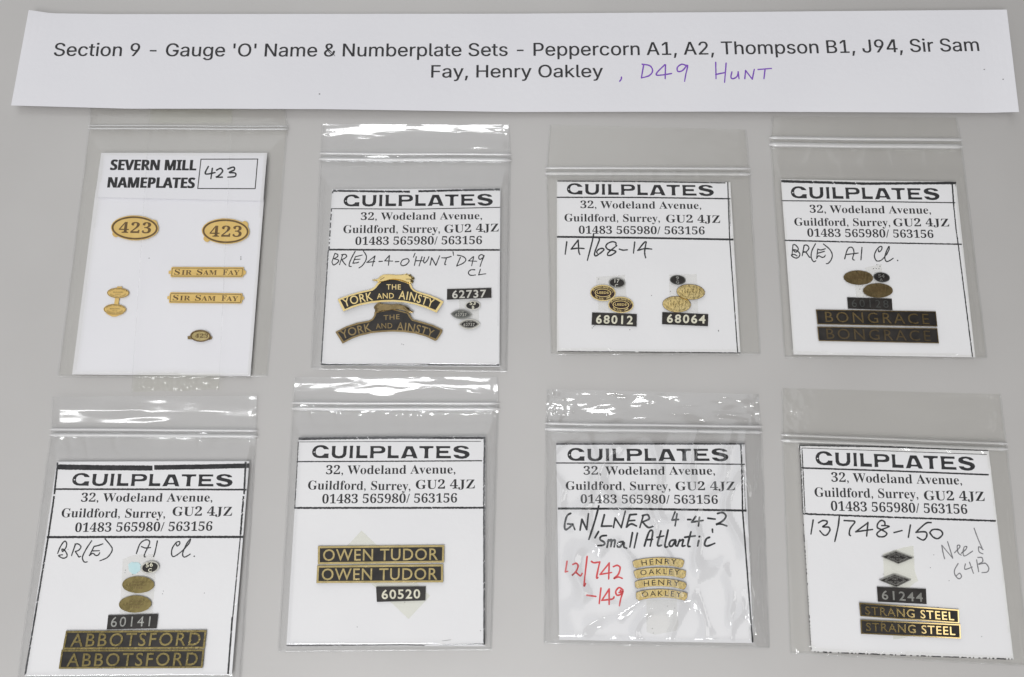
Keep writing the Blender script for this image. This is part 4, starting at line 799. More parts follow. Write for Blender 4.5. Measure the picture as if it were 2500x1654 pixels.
o5, z5 = printed_card('e', E, [(235, 428), (1253, 425), (1160, 1556), (65, 1562)], 'white card noted BR(E) A1 Cl. with heavy black top border, bottom left',
    ((313, 553), (1163, 557), 70),
    (((362, 640), (1057, 639), 45), ((258, 722), (807, 725), 47), ((845, 714), (1161, 714), 47), ((330, 800), (1056, 793), 47)),
    [([(235, 456), (480, 460), (741, 462)], 27, .12, .0), ([(750, 459), (1000, 455), (1252, 449)], 25, .12, .0), ([(220, 573), (700, 574), (1238, 576)], 9, .25, 0), ([(182, 827), (700, 826), (1220, 826)], 12, .25, 0),
     ([(240, 432), (222, 600)], 9, .3, .02), ([(221, 610), (190, 826), (68, 1555)], 9, .35, .02), ([(1234, 428), (1225, 600)], 10, .3, .02), ([(1222, 610), (1205, 830)], 9, .45, .06), ([(1205, 830), (1165, 1250)], 6, .3, .02), ([(1163, 1250), (1140, 1552)], 9, .3, .01)],
    [[(105, 172), (68, 267)], [(105, 172), (150, 100), (187, 76), (210, 112), (196, 178), (147, 238), (138, 200), (175, 215), (215, 282), (205, 325), (150, 342), (84, 305), (110, 292), (145, 290)],
     [(345, 128), (285, 302)], [(340, 122), (392, 120), (432, 165), (400, 215), (344, 237)], [(344, 237), (380, 290), (400, 322), (429, 312)],
     [(600, 70), (520, 190), (460, 310), (465, 375), (495, 404), (532, 398)], [(640, 155), (565, 300)], [(640, 157), (700, 145), (776, 117)], [(615, 228), (720, 225)], [(565, 300), (618, 266), (665, 300), (705, 290), (727, 256)],
     [(810, 40), (900, 150), (922, 210), (890, 280), (830, 340), (730, 382)], [(1300, 267), (1355, 120), (1430, 60), (1490, 62), (1505, 110), (1440, 250), (1420, 315), (1442, 322)], [(1380, 160), (1440, 182), (1522, 175)],
     [(1628, 73), (1590, 250), (1568, 318)], [(1918, 108), (1940, 152), (1978, 115), (1970, 83), (1920, 100), (1860, 190), (1850, 280), (1880, 317), (1950, 280), (2032, 215)],
     [(2032, 215), (2122, 110), (2145, 43), (2090, 110), (2030, 240), (2025, 300), (2050, 324), (2090, 310), (2142, 278)], [(2205, 312)]],
    11, hand_w=20, WT=W7)
o6, z6 = printed_card('f', F, [(152, 368), (1143, 360), (1140, 1478), (85, 1476)], 'white card without handwriting, carrying two gold framed black plates',
    ((220, 475), (1060, 476), 72),
    (((295, 563), (984, 559), 46), ((199, 644), (745, 648), 47), ((773, 641), (1088, 638), 47), ((275, 718), (993, 713), 47)),
    [([(150, 374), (640, 368), (1142, 369)], 13, .35, .01), ([(152, 391), (600, 389), (1120, 388)], 3, .3, .0), ([(140, 496), (640, 494), (1126, 491)], 6, .3, 0), ([(126, 742), (600, 742), (1144, 741)], 10, .35, .01),
     ([(149, 390), (130, 742)], 5, .45, .08), ([(1139, 364), (1135, 745)], 9, .4, .03), ([(1136, 745), (1137, 1470)], 9, .3, .01), ([(86, 1474), (700, 1470), (820, 1472)], 6, .3, .02), ([(900, 1470), (1135, 1465)], 6, .4, .05), ([(810, 1478), (830, 1466), (880, 1462)], 2, .5, .1), ([(915, 1449), (960, 1443)], 2, .5, .1)],
    None, 13)
o7, z7 = printed_card('g', G, [(135, 360), (1213, 360), (1262, 1500), (153, 1481)], 'white card with black and red handwriting inside the crumpled bag',
    ((200, 456), (1121, 456), 77),
    (((292, 537), (1043, 537), 47), ((190, 623), (788, 626), 48), ((818, 626), (1159, 625), 48), ((275, 700), (1060, 704), 48)),
    [([(136, 362), (700, 361), (1212, 361)], 9, .3, .02), ([(135, 470), (700, 472), (1213, 478)], 7, .2, 0), ([(145, 730), (600, 732), (1223, 742)], 12, .25, 0),
     ([(1190, 364), (1196, 480), (1200, 740)], 9, .4, .03), ([(1200, 740), (1258, 1496)], 9, .25, 0), ([(1206, 485), (1217, 735)], 3, .5, .1), ([(1200, 372), (1210, 372)], 3, .3, 0)],
    [[(300, 113), (258, 142), (232, 230), (235, 298), (272, 288), (325, 240)], [(325, 240), (262, 235)], [(322, 240), (348, 302)], [(430, 183), (408, 307)], [(430, 183), (485, 300)], [(485, 300), (505, 118)],
     [(625, 28), (580, 200), (510, 415)], [(690, 130), (656, 262)], [(656, 262), (776, 260)], [(815, 168), (795, 277)], [(815, 168), (885, 277)], [(885, 277), (932, 88)],
     [(985, 130), (945, 272)], [(985, 130), (1062, 124)], [(965, 200), (1042, 194)], [(945, 272), (1000, 236), (1062, 260)], [(1140, 140), (1100, 277)], [(1130, 140), (1190, 130), (1206, 178), (1130, 212)], [(1130, 212), (1195, 275), (1252, 264)],
     [(1507, 98), (1472, 190)], [(1472, 190), (1548, 184)], [(1530, 120), (1508, 257)], [(1655, 185), (1692, 185)], [(1747, 150), (1700, 215)], [(1700, 215), (1832, 195)], [(1790, 160), (1778, 260)], [(1888, 170), (1972, 180)],
     [(2000, 115), (2060, 105), (2097, 145), (2060, 200), (1985, 242), (2030, 235), (2107, 259)],
     [(622, 325), (580, 397)], [(712, 370), (655, 378), (640, 415), (690, 450), (680, 480), (613, 487)],
     [(738, 420), (720, 507)], [(730, 440), (772, 418), (765, 497)], [(768, 440), (812, 422), (803, 502)], [(905, 440), (860, 450), (840, 490), (868, 502), (915, 450), (915, 500), (948, 517)],
     [(1015, 338), (985, 502)], [(1072, 343), (1035, 512)], [(1153, 492), (1180, 400), (1215, 318), (1250, 330), (1220, 492)], [(1170, 420), (1247, 414)],
     [(1345, 318), (1305, 478), (1352, 482)], [(1300, 390), (1377, 375)], [(1427, 308), (1390, 488), (1422, 500)], [(1512, 420), (1460, 430), (1440, 480), (1472, 492), (1515, 430), (1512, 480), (1532, 492)],
     [(1562, 420), (1535, 492)], [(1552, 440), (1602, 418), (1590, 488), (1622, 487)], [(1692, 328), (1655, 478), (1682, 497)], [(1620, 390), (1742, 374)], [(1782, 428), (1768, 492)], [(1790, 382)],
     [(1907, 390), (1870, 410), (1850, 470), (1880, 492), (1967, 460)], [(1940, 298), (1942, 332)]],
    17, hand_w=23, WT=W3)
mb = MB()
note(mb, W3, [[(258, 668), (238, 790)], [(238, 790), (266, 784)], [(325, 705), (362, 690), (385, 720), (365, 780), (315, 832), (360, 800), (410, 836), (432, 808)], [(490, 613), (455, 935), (472, 925)],
              [(540, 670), (570, 685), (636, 675)], [(636, 675), (600, 850), (616, 856)], [(745, 690), (640, 820)], [(640, 820), (772, 798)], [(745, 688), (740, 872)],
              [(795, 730), (840, 715), (872, 745), (850, 820), (800, 867), (850, 850), (897, 866)], [(485, 1060), (592, 1075)], [(650, 978), (630, 1157)], [(745, 990), (660, 1120)], [(660, 1120), (780, 1105), (802, 1078)], [(745, 988), (745, 1167)],
              [(905, 1000), (860, 972), (822, 1015), (835, 1060), (880, 1050), (907, 1010), (880, 1100), (864, 1182)], [(875, 1005), (895, 1030)], [(860, 1030), (895, 1015)], [(880, 1015), (882, 1040)]], 20, z7)
mb.build('red_handwriting', M['red'], o7)
o8, z8 = printed_card('h', Hh, [(148, 388), (1110, 420), (1237, 1478), (210, 1436)], 'tilted white card noted 13/748-150 with grey pencil Need 64B',
    ((232, 488), (1043, 516), 74),
    (((312, 575), (975, 590), 46), ((227, 651), (753, 661), 47), ((783, 668), (1091, 673), 47), ((310, 722), (1003, 739), 47)),
    [([(150, 391), (600, 398), (1106, 416)], 7, .5, .03), ([(162, 404), (600, 419), (1100, 437)], 3, .35, .0), ([(160, 505), (640, 521), (1110, 540)], 8, .25, 0), ([(168, 738), (650, 757), (1146, 774)], 9, .5, .01),
     ([(150, 390), (158, 510), (168, 740)], 5, .5, .12), ([(162, 404), (178, 738)], 5, .4, .05), ([(166, 745), (190, 1100), (210, 1432)], 4, .5, .4), ([(214, 1438), (700, 1457), (1236, 1476)], 6, .6, .2)],
    [[(125, 198), (98, 367)], [(190, 232), (240, 205), (290, 213), (287, 245), (240, 280), (310, 285), (327, 320), (290, 377), (250, 377), (205, 328)], [(440, 153), (425, 280), (385, 457)],
     [(498, 205), (560, 208), (628, 220), (572, 300), (560, 370), (576, 387)], [(780, 235), (638, 340)], [(638, 340), (842, 312)], [(785, 228), (770, 392)],
     [(990, 258), (985, 220), (945, 203), (905, 240), (900, 290), (960, 320), (1012, 360), (980, 397), (915, 397), (893, 365), (940, 320), (1042, 275), (950, 265)],
     [(1100, 350), (1197, 325)], [(1297, 260), (1272, 408)], [(1547, 230), (1480, 240), (1363, 347)], [(1363, 347), (1480, 343), (1492, 400), (1450, 440), (1380, 405)],
     [(1530, 350), (1570, 402), (1630, 422), (1685, 370), (1655, 320), (1570, 313), (1530, 350)]],
    19, hand_w=20, WT=W4)
mb = MB()
note(mb, W4, [[(1675, 503), (1690, 590), (1710, 667)], [(1682, 510), (1807, 658)], [(1807, 658), (1745, 458)], [(1830, 592), (1890, 530), (1888, 503), (1862, 512), (1872, 590), (1910, 622)],
              [(1910, 600), (1967, 550), (1975, 518), (1945, 527), (1932, 590), (1952, 632), (2047, 573)], [(2172, 555), (2122, 520), (2125, 580), (2172, 607)], [(2065, 298), (2110, 420), (2167, 552)],
              [(1872, 723), (1830, 800), (1835, 860), (1880, 907), (1912, 880), (1890, 840), (1850, 872)], [(1960, 728), (1955, 792), (2042, 765)], [(2010, 708), (2057, 842)],
              [(2095, 680), (2120, 822)], [(2110, 650), (2160, 653), (2167, 700), (2120, 732), (2200, 720), (2242, 780), (2220, 825), (2160, 832)]], 14, z8)
mb.build('pencil_note', M['pencil'], o8)


def specks(o, z, T, pts, name='dirt_speck', r=3.0):
    for (x, y) in T(pts):
        mb = MB()
        prism(mb, ellipse((x, y), r, r * 0.7, n=7), z, z)
        mb.build(name, M['speck'], o)


specks(o1, z1, Z1, [(675, 775), (2003, 755), (2003, 775), (2002, 795)], r=1.4)
specks(o2, z2, Z3, [(1020, 1357), (1045, 1365)], r=1.2)
specks(o3, z3, Z4, [(2330, 1095), (2330, 1108), (180, 1055), (205, 1030), (225, 1012), (290, 222), (820, 1085), (1190, 500), (1512, 432)], r=1.3)
specks(o4, z4, Z5, [(1240, 70), (1135, 108), (1180, 105), (1225, 108), (1190, 45), (915, 437)], r=1.4)
specks(o5, z5, Z6, [(880, 375), (970, 395), (885, 345), (1800, 610), (1325, 588), (1315, 620), (218, 103), (798, 1040), (960, 1045)], r=1.2)
specks(o6, z6, F, [(1118, 1395), (318, 89), (715, 1243), (703, 1225), (462, 1375)], r=1.2)
specks(o7, z7, Z8, [(1905, 930), (1555, 1250), (1790, 900), (1570, 1320)], r=1.2)
specks(o8, z8, Z9, [(1265, 213), (1490, 592), (1215, 400), (520, 495), (1328, 985), (845, 960), (1970, 1415)], r=1.2)

# ------------------------------------------------------------------ sticky tape under the plates
GT = 'sticky tape holding the plates'


def tape(T, pts, z, mat, label):
    mb = MB()
    prism(mb, catmull(T(pts), 1, True), lambda x, y: z(x, y), lambda x, y: z(x, y) + 0.00004)
    o = mb.build('sticky_tape', M[mat])
    return tag(o, label, 'sticky tape', GT)


tape(Z3, [(1805, 735), (2075, 735), (2085, 960), (2082, 1045), (1960, 1045), (1830, 900), (1812, 890)], z2, 'grey_tape', 'dingy clear tape under the three small ovals below plate 62737')
tape(Z3, [(690, 770), (1030, 775), (1030, 1010), (690, 1010)], z2, 'grey_tape', 'clear tape between the two arched hound plates')
tape(Z4, [(245, 188), (735, 150), (785, 790), (285, 760)], z3, 'grey_tape', 'clear tape behind the two maroon ovals above plate 68012')
tape(Z4, [(1490, 150), (1960, 135), (1985, 800), (1495, 770)], z3, 'grey_tape', 'clear tape behind the two bright gold ovals above plate 68064')
tape(Z5, [(1000, 95), (1265, 30), (1290, 565), (860, 560), (838, 380), (1050, 370)], z4, 'grey_tape', 'spotted clear tape behind the brown ovals above plate 60128')
tp5 = tape(Z6, [(855, 220), (930, 185), (1010, 165), (1225, 160), (1232, 420), (1200, 850), (815, 855), (840, 430)], z5, 'grey_tape', 'clear tape strip with a pale cyan smudge above plate 60141')
mb = MB()
prism(mb, ellipse(Z6([(990, 318)])[0], 16, 14.5, n=26, wob=0.12, seed=4), lambda x, y: z5(x, y) + 0.00004, lambda x, y: z5(x, y) + 0.00006)
mb.build('cyan_smudge', M['cyan'], tp5)
tape(F, [(485, 862), (850, 1210), (735, 1333), (370, 985)], z6, 'yellow_tape', 'yellowed tape turned like a diamond behind plate 60520')
tape(Z8, [(1460, 800), (1930, 800), (1965, 1180), (1930, 1280), (1590, 1350), (1465, 1300)], z7, 'grey_tape', 'bare grubby tape below the four arched gold plates')
tape(Z9, [(520, 190), (830, 100), (965, 78), (985, 450), (1035, 600), (985, 620), (900, 700), (640, 690), (530, 560)], z8, 'yellow_tape', 'yellowed tape behind the two diamond plates')
tape(Z9, [(665, 1380), (885, 1395), (880, 1425), (670, 1458)], z8, 'yellow_tape', 'small end of yellowed tape below the half bright plates')

# ------------------------------------------------------------------ plates
G_NAME, G_NUM, G_OVAL, G_SHED = 'nameplates on the cards', 'black number plates', 'small oval works plates', 'tiny oval shed plates'
TH = 0.00038
LET = 0.00013


def tilted(z, c, deg_y, span=20.0, h=TH):
    """height of a plate's face: card height + thickness, leaning deg_y about its long axis (positive: upper edge higher)"""
    k = math.tan(math.radians(deg_y)) * 0.000111
    return lambda x, y: z(x, y) + PLATE + h + abs(k) * span * 0.5 + k * (c[1] - y)


def mid(q):
    return (sum(p[0] for p in q) / len(q), sum(p[1] for p in q) / len(q))


def rect_plate(name, T, q, z, body, p0, p1, cap, label, cat, group, base='enamel', letters='brass', border=None, bw=0, deg=0.0, bold=0.0, space=1.1, edge=None, font='gill', lean=None):
    q = T(q)
    c = mid(q)
    zf = tilted(z, c, deg)
    mb = MB()
    prism(mb, q, lambda x, y: z(x, y) + PLATE, zf)
    o = mb.build(name, M[base])
    tag(o, label, cat, group)
    if border:
        mb = MB()
        ring(mb, q, inset_quad(q, bw * T.k), zf, lambda x, y: zf(x, y) + LET)
        mb.build('raised_border', M[border], o)
    mb = MB()
    if lean is None:
        lean = ((q[0][0] - q[3][0]) / (q[3][1] - q[0][1]) + (q[1][0] - q[2][0]) / (q[2][1] - q[1][1])) / 2
    put_text(mb, body, T([p0, p1]), cap * T.k, zf, font, space, bold, lean=lean, depth=LET)
    mb.build('raised_lettering' if cat == 'nameplate' else 'raised_digits', M[letters], o)
    return o


# number plates
rect_plate('number_plate', Z3, [(1645, 600), (2252, 583), (2255, 720), (1642, 747)], z2, '62737', (1715, 725), (2185, 713), 105, 'black number plate with raised silver digits 62737', 'number plate', G_NUM, letters='silver', bold=0.02, space=1.15, deg=-3)
rect_plate('number_plate', Z4, [(178, 790), (940, 818), (935, 1030), (168, 1000)], z3, '68012', (243, 972), (870, 988), 140, 'black number plate with raised pale digits 68012', 'number plate', G_NUM, letters='cream', bold=0.025, space=1.25)
rect_plate('number_plate', Z4, [(1372, 785), (2155, 820), (2150, 1025), (1367, 990)], z3, '68064', (1450, 960), (2105, 975), 140, 'black number plate with raised pale digits 68064', 'number plate', G_NUM, letters='cream', bold=0.025, space=1.25)
rect_plate('number_plate', Z5, [(712, 568), (1430, 590), (1443, 775), (727, 752)], z4, '60128', (790, 722), (1382, 738), 122, 'black number plate with barely visible dark digits 60128', 'number plate', G_NUM, letters='dark_grey_metal', bold=0.0, space=1.3)
rect_plate('number_plate', Z6, [(685, 868), (1263, 853), (1243, 1020), (667, 1033)], z5, '60141', (712, 1003), (1167, 995), 115, 'black number plate with grey metal digits 60141', 'number plate', G_NUM, letters='grey_metal', bold=0.0, space=1.25)
rect_plate('number_plate', Z7, [(1070, 970), (1890, 965), (1885, 1195), (1083, 1220)], z6, '60520', (1163, 1170), (1802, 1158), 150, 'black number plate with raised pale digits 60520 on a tilted tape', 'number plate', G_NUM, letters='cream', bold=0.02, space=1.15)
rect_plate('number_plate', Z9, [(428, 682), (1150, 715), (1160, 937), (443, 902)], z8, '61244', (503, 865), (1107, 903), 130, 'black number plate with dull silver digits 61244', 'number plate', G_NUM, letters='grey_metal', bold=0.012, space=1.2)

# straight nameplates
rect_plate('nameplate', Z5, [(210, 765), (2138, 795), (2165, 1040), (235, 1003)], z4, 'BONGRACE', (368, 964), (2036, 1001), 165, 'dark nameplate BONGRACE with dim brown letters, directly under plate 60128', 'nameplate', G_NAME, letters='dark_brass', border='dark_brass', bw=14, space=1.28)
rect_plate('nameplate', Z5, [(232, 1040), (2163, 1068), (2190, 1310), (255, 1270)], z4, 'BONGRACE', (388, 1234), (2062, 1272), 165, 'lowest and darkest nameplate BONGRACE, its letters almost black', 'nameplate', G_NAME, letters='dimmed_brass', border='dark_brass', bw=12, space=1.28, deg=5)
rect_plate('nameplate', Z6, [(195, 1050), (1827, 1040), (1803, 1255), (155, 1265)], z5, 'ABBOTSFORD', (243, 1231), (1746, 1217), 150, 'black nameplate ABBOTSFORD with dull brass rim, directly under plate 60141', 'nameplate', G_NAME, letters='olive_brass', border='olive_brass', bw=22, space=1.2, bold=0.006)
rect_plate('nameplate', Z6, [(143, 1270), (1800, 1265), (1778, 1480), (110, 1490)], z5, 'ABBOTSFORD', (200, 1462), (1716, 1450), 150, 'lower ABBOTSFORD nameplate at the bottom edge of its card', 'nameplate', G_NAME, letters='olive_brass', border='olive_brass', bw=20, space=1.2, bold=0.006, deg=-2)
rect_plate('nameplate', Z7, [(110, 298), (2200, 278), (2192, 570), (107, 598)], z6, 'OWEN TUDOR', (192, 540), (2092, 524), 190, 'upper of two black nameplates OWEN TUDOR with wide pale gold rim', 'nameplate', G_NAME, letters='old_brass', border='old_brass', bw=33, space=1.08, bold=0.006, deg=-4)
rect_plate('nameplate', Z7, [(97, 620), (2178, 598), (2178, 897), (83, 908)], z6, 'OWEN TUDOR', (170, 858), (2082, 850), 190, 'lower OWEN TUDOR nameplate, just above plate 60520', 'nameplate', G_NAME, letters='old_brass', border='old_brass', bw=33, space=1.08, bold=0.006, deg=-4)
rect_plate('nameplate', Z9, [(165, 915), (1633, 1020), (1640, 1222), (185, 1115)], z8, 'STRANG STEEL', (258, 1088), (1566, 1176), 120, 'black nameplate STRANG STEEL with gold rim, directly under plate 61244', 'nameplate', G_NAME, letters='polished_brass', border='polished_brass', bw=17, space=1.12, bold=0.01)
rect_plate('nameplate', Z9, [(185, 1165), (1655, 1235), (1665, 1447), (195, 1375)], z8, 'STRANG STEEL', (270, 1328), (1583, 1393), 120, 'lower STRANG STEEL nameplate, with a tape end showing beneath it', 'nameplate', G_NAME, letters='polished_brass', border='polished_brass', bw=17, space=1.12, bold=0.01)


def oval(name, T, pts, z, label, cat, group, base, parts=(), deg=0.0, h=TH):
    q = T(pts) if T else pts
    c = mid(q)
    zf = tilted(z, c, deg, h=h)
    mb = MB()
    prism(mb, q, lambda x, y: z(x, y) + PLATE, zf)
    o = mb.build(name, M[base])
    tag(o, label, cat, group)
    return o, zf


def part_text(o, T, zf, mat, items, font='gill', name='lettering', depth=0.00004, bold=0.0, lean=None, space=1.1):
    mb = MB()
    for body, path, cap in items:
        put_text(mb, body, T(path), cap * T.k, zf, font, space, bold, depth=depth, lean=lean)
    return mb.build(name, M[mat], o)


def arc(c, rx, ry, a0, a1, rot=0.0, n=7):
    out = []
    r = math.radians(rot)
    for i in range(n):
        t = math.radians(a0 + (a1 - a0) * i / (n - 1))
        x, y = rx * math.cos(t), ry * math.sin(t)
        out.append((c[0] + x * math.cos(r) - y * math.sin(r), c[1] + x * math.sin(r) + y * math.cos(r)))
    return out


# gold ovals 423
def severn_oval(T, c, rx, ry, tabs, tx, label, sd):
    body = ellipse(c, rx + 12, ry + 12, 1.5, 64, 0.006, sd)
    o, zf = oval('oval_plate', T, body, z1, label, 'number plate', 'brass ovals numbered 423', 'satin_gold')
    mb = MB()
    ring(mb, T(ellipse(c, rx, ry, 1.5, 64)), T(ellipse(c, rx - 27, ry - 25, 1.5, 64)), zf, lambda x, y: zf(x, y) + 0.00003)
    mb.build('dark_border', M['brown'], o)
    part_text(o, T, zf, 'brown', [('423', [tx[0], tx[1]], tx[2])], 'serif', 'digits', 0.00003, 0.004, space=1.12)
    for t in tabs:
        mb = MB()
        prism(mb, T(ellipse(t[:2], t[2], t[3], t[4], 8)), lambda x, y: z1(x, y) + PLATE, lambda x, y: z1(x, y) + PLATE + TH * 0.7)
        mb.build('casting_tab', M['satin_gold'], o)
    return o


severn_oval(Z1, (467, 338), 333, 168, [(185, 432, 48, 36, 35), (750, 262, 52, 40, 40)], ((232, 405), (697, 415), 148), 'gold oval plate numbered 423 at the left under the folded header', 1)
severn_oval(Z1, (1782, 385), 333, 172, [(1505, 500, 50, 38, 35), (2063, 283, 52, 42, 40)], ((1547, 462), (2010, 466), 150), 'gold oval plate numbered 423 at the right under the folded header', 2)


def rounded(q, r):
    out = []
    n = len(q)
    for i in range(n):
        a, b, c = Vector(q[i - 1]), Vector(q[i]), Vector(q[(i + 1) % n])
        p, s = b + (a - b).normalized() * r, b + (c - b).normalized() * r
        for k in range(5):
            t = k / 4
            out.append(tuple(p * (1 - t) ** 2 + b * 2 * t * (1 - t) + s * t * t))
    return out


def severn_name(T, q, words, tabs, label):
    o, zf = oval('nameplate', T, rounded(inset_quad(q, -13), 22), z1, label, 'nameplate', 'narrow gold nameplates', 'satin_gold')
    mb = MB()
    ring(mb, T(rounded(q, 20)), T(rounded(inset_quad(q, 8), 16)), zf, lambda x, y: zf(x, y) + 0.00003)
    mb.build('dark_border', M['brown'], o)
    mb = MB()
    for body, path, cap in words:
        put_text(mb, body, T(path), cap * T.k, zf, 'serif', 1.06, 0.0, depth=0.00003)
    mb.build('lettering', M['brown'], o)
    for t in tabs:
        mb = MB()
        prism(mb, T(t), lambda x, y: z1(x, y) + PLATE, lambda x, y: z1(x, y) + PLATE + TH * 0.7)
        mb.build('casting_tab', M['satin_gold'], o)
    return o


severn_name(Z1, [(1008, 914), (2033, 918), (2022, 1040), (997, 1038)],
            [('S', [(1040, 1015), (1118, 1015)], 80), ('IR', [(1142, 1016), (1292, 1017)], 68), ('S', [(1362, 1017), (1443, 1017)], 80), ('AM', [(1455, 1017), (1652, 1018)], 68), ('F', [(1738, 1018), (1810, 1018)], 80), ('AY', [(1815, 1018), (1980, 1018)], 68)],
            [[(990, 955), (958, 958), (955, 1000), (988, 1005)], [(2038, 940), (2075, 962), (2076, 1000), (2035, 1030)]], 'upper of two narrow gold nameplates on the tall card')
severn_name(Z2, [(1105, 215), (2132, 230), (2122, 353), (1092, 345)],
            [('S', [(1135, 319), (1213, 320)], 80), ('IR', [(1235, 320), (1388, 322)], 68), ('S', [(1458, 322), (1540, 323)], 80), ('AM', [(1550, 323), (1752, 326)], 68), ('F', [(1838, 327), (1908, 328)], 80), ('AY', [(1910, 328), (2078, 330)], 68)],
            [[(1090, 255), (1058, 258), (1055, 300), (1088, 305)], [(2135, 255), (2165, 265), (2166, 305), (2132, 320)]], 'lower of two narrow gold nameplates on the tall card')

# joined pair of little gold works ovals
oj, zj = oval('works_plate', Z2, ellipse((345, 212), 160, 76, 1, 48), z1, 'pair of tiny gold works ovals joined by a short stem', 'works plate', None, 'satin_gold')
mb = MB()
prism(mb, Z2(ellipse((297, 450), 163, 78, 1, 48)), lambda x, y: z1(x, y) + PLATE, zj)
mb.build('lower_oval', M['satin_gold'], oj)
mb = MB()
prism(mb, Z2([(302, 280), (362, 282), (350, 380), (286, 380)]), lambda x, y: z1(x, y) + PLATE, lambda x, y: z1(x, y) + PLATE + TH * 0.8)
mb.build('stem', M['satin_gold'], oj)
for t in ([(330, 140), (330, 118), (402, 118), (402, 145)], [(170, 510), (425, 510), (310, 556), (255, 553)]):
    mb = MB()
    prism(mb, Z2(t), lambda x, y: z1(x, y) + PLATE, lambda x, y: z1(x, y) + PLATE + TH * 0.7)
    mb.build('casting_tab', M['satin_gold'], oj)
mb = MB()
for c in ((345, 212), (297, 450)):
    ring(mb, Z2(ellipse(c, 156, 72, 1, 48)), Z2(ellipse(c, 149, 66, 1, 48)), zj, lambda x, y: zj(x, y) + 0.00002)
mb.build('dark_border', M['brown'], oj)
part_text(oj, Z2, zj, 'brown', [(b_, p_, k_) for (cx_, cy_) in ((345, 212), (297, 450)) for (b_, p_, k_) in (
    ('GREAT CENTRAL R', arc((cx_, cy_), 126, 48, 196, 344), 20), ('BUILDERS', [(cx_ - 68, cy_ - 2), (cx_ + 72, cy_ - 1)], 18),
    ('1912', [(cx_ - 40, cy_ + 30), (cx_ + 34, cy_ + 30)], 18), ('GORTON WORKS', arc((cx_, cy_), 132, 62, 154, 26), 20))], depth=0.00002, bold=0.0)

# small dark oval 423
o_, zf_ = oval('oval_plate', Z2, ellipse((1535, 833), 148, 86, 2, 40, 0.01, 5), z1, 'small dark bronze oval plate numbered 423 at the foot of the tall card', 'number plate', 'brass ovals numbered 423', 'old_brass', h=0.0004)
mb = MB()
ring(mb, Z2(ellipse((1535, 833), 146, 84, 2, 40)), Z2(ellipse((1535, 833), 128, 68, 2, 40)), zf_, lambda x, y: zf_(x, y) + LET)
mb.build('raised_border', M['brown'], o_)
part_text(o_, Z2, zf_, 'brown', [('423', [(1458, 858), (1642, 860)], 56)], 'serif', 'digits', 0.00005)
for t in ([(1350, 838), (1410, 830), (1425, 885), (1352, 880)], [(1660, 830), (1708, 845), (1695, 885), (1640, 890)]):
    mb = MB()
    prism(mb, Z2(t), lambda x, y: z1(x, y) + PLATE, lambda x, y: z1(x, y) + PLATE + TH * 0.7)
    mb.build('casting_tab', M['dark_brass'], o_)


# the two arched plates with a running hound
def arched(outline, field, hound, cuts, words, metal, letters, deg, label, hz=0.0004):
    q = Z3(outline)
    c = mid(q)
    zf = tilted(z2, c, deg, span=40)
    mb = MB()
    prism(mb, q, lambda x, y: z2(x, y) + PLATE, lambda x, y: zf(x, y) + LET)
    o = mb.build('arched_nameplate', M[metal])
    tag(o, label, 'nameplate', G_NAME)
    zt = lambda x, y: zf(x, y) + LET
    mb = MB()
    prism(mb, Z3(field), zt, lambda x, y: zt(x, y) + 0.00002)
    mb.build('black_field', M['enamel'], o)
    zl = lambda x, y: zt(x, y) + 0.00002
    mb = MB()
    hq = Z3(catmull(hound, 4, True))
    hc = mid(hq)
    rim, inn = hq, [(x + (hc[0] - x) * 0.16, y + (hc[1] - y) * 0.22) for x, y in hq]
    n = len(rim)
    if area2(rim) > 0:
        rim, inn = rim[::-1], inn[::-1]
    V = [(x, y, zl(x, y) + hz * 0.45) for x, y in rim] + [(x, y, zl(x, y) + hz) for x, y in inn] + [(x, y, zof(lambda a, b: z2(a, b) + PLATE, x, y)) for x, y in rim]
    mb.add(V, [tuple(range(n, 2 * n))] + [(i, (i + 1) % n, n + (i + 1) % n, n + i) for i in range(n)] + [(2 * n + i, 2 * n + (i + 1) % n, (i + 1) % n, i) for i in range(n)])
    h = mb.build('running_hound', M[metal], o)
    mb = MB()
    for cu in cuts:
        prism(mb, Z3(cu), lambda x, y: zl(x, y) + hz, lambda x, y: zl(x, y) + hz + 0.00002)
    mb.build('leg_groove', M['brown'], h)
    mb = MB()
    for body, path, cap, sp in words:
        put_text(mb, body, Z3(path), cap * Z3.k, zl, 'gill', sp, 0.008, lean=0.0, depth=0.00006)
    mb.build('raised_lettering', M[letters], o)


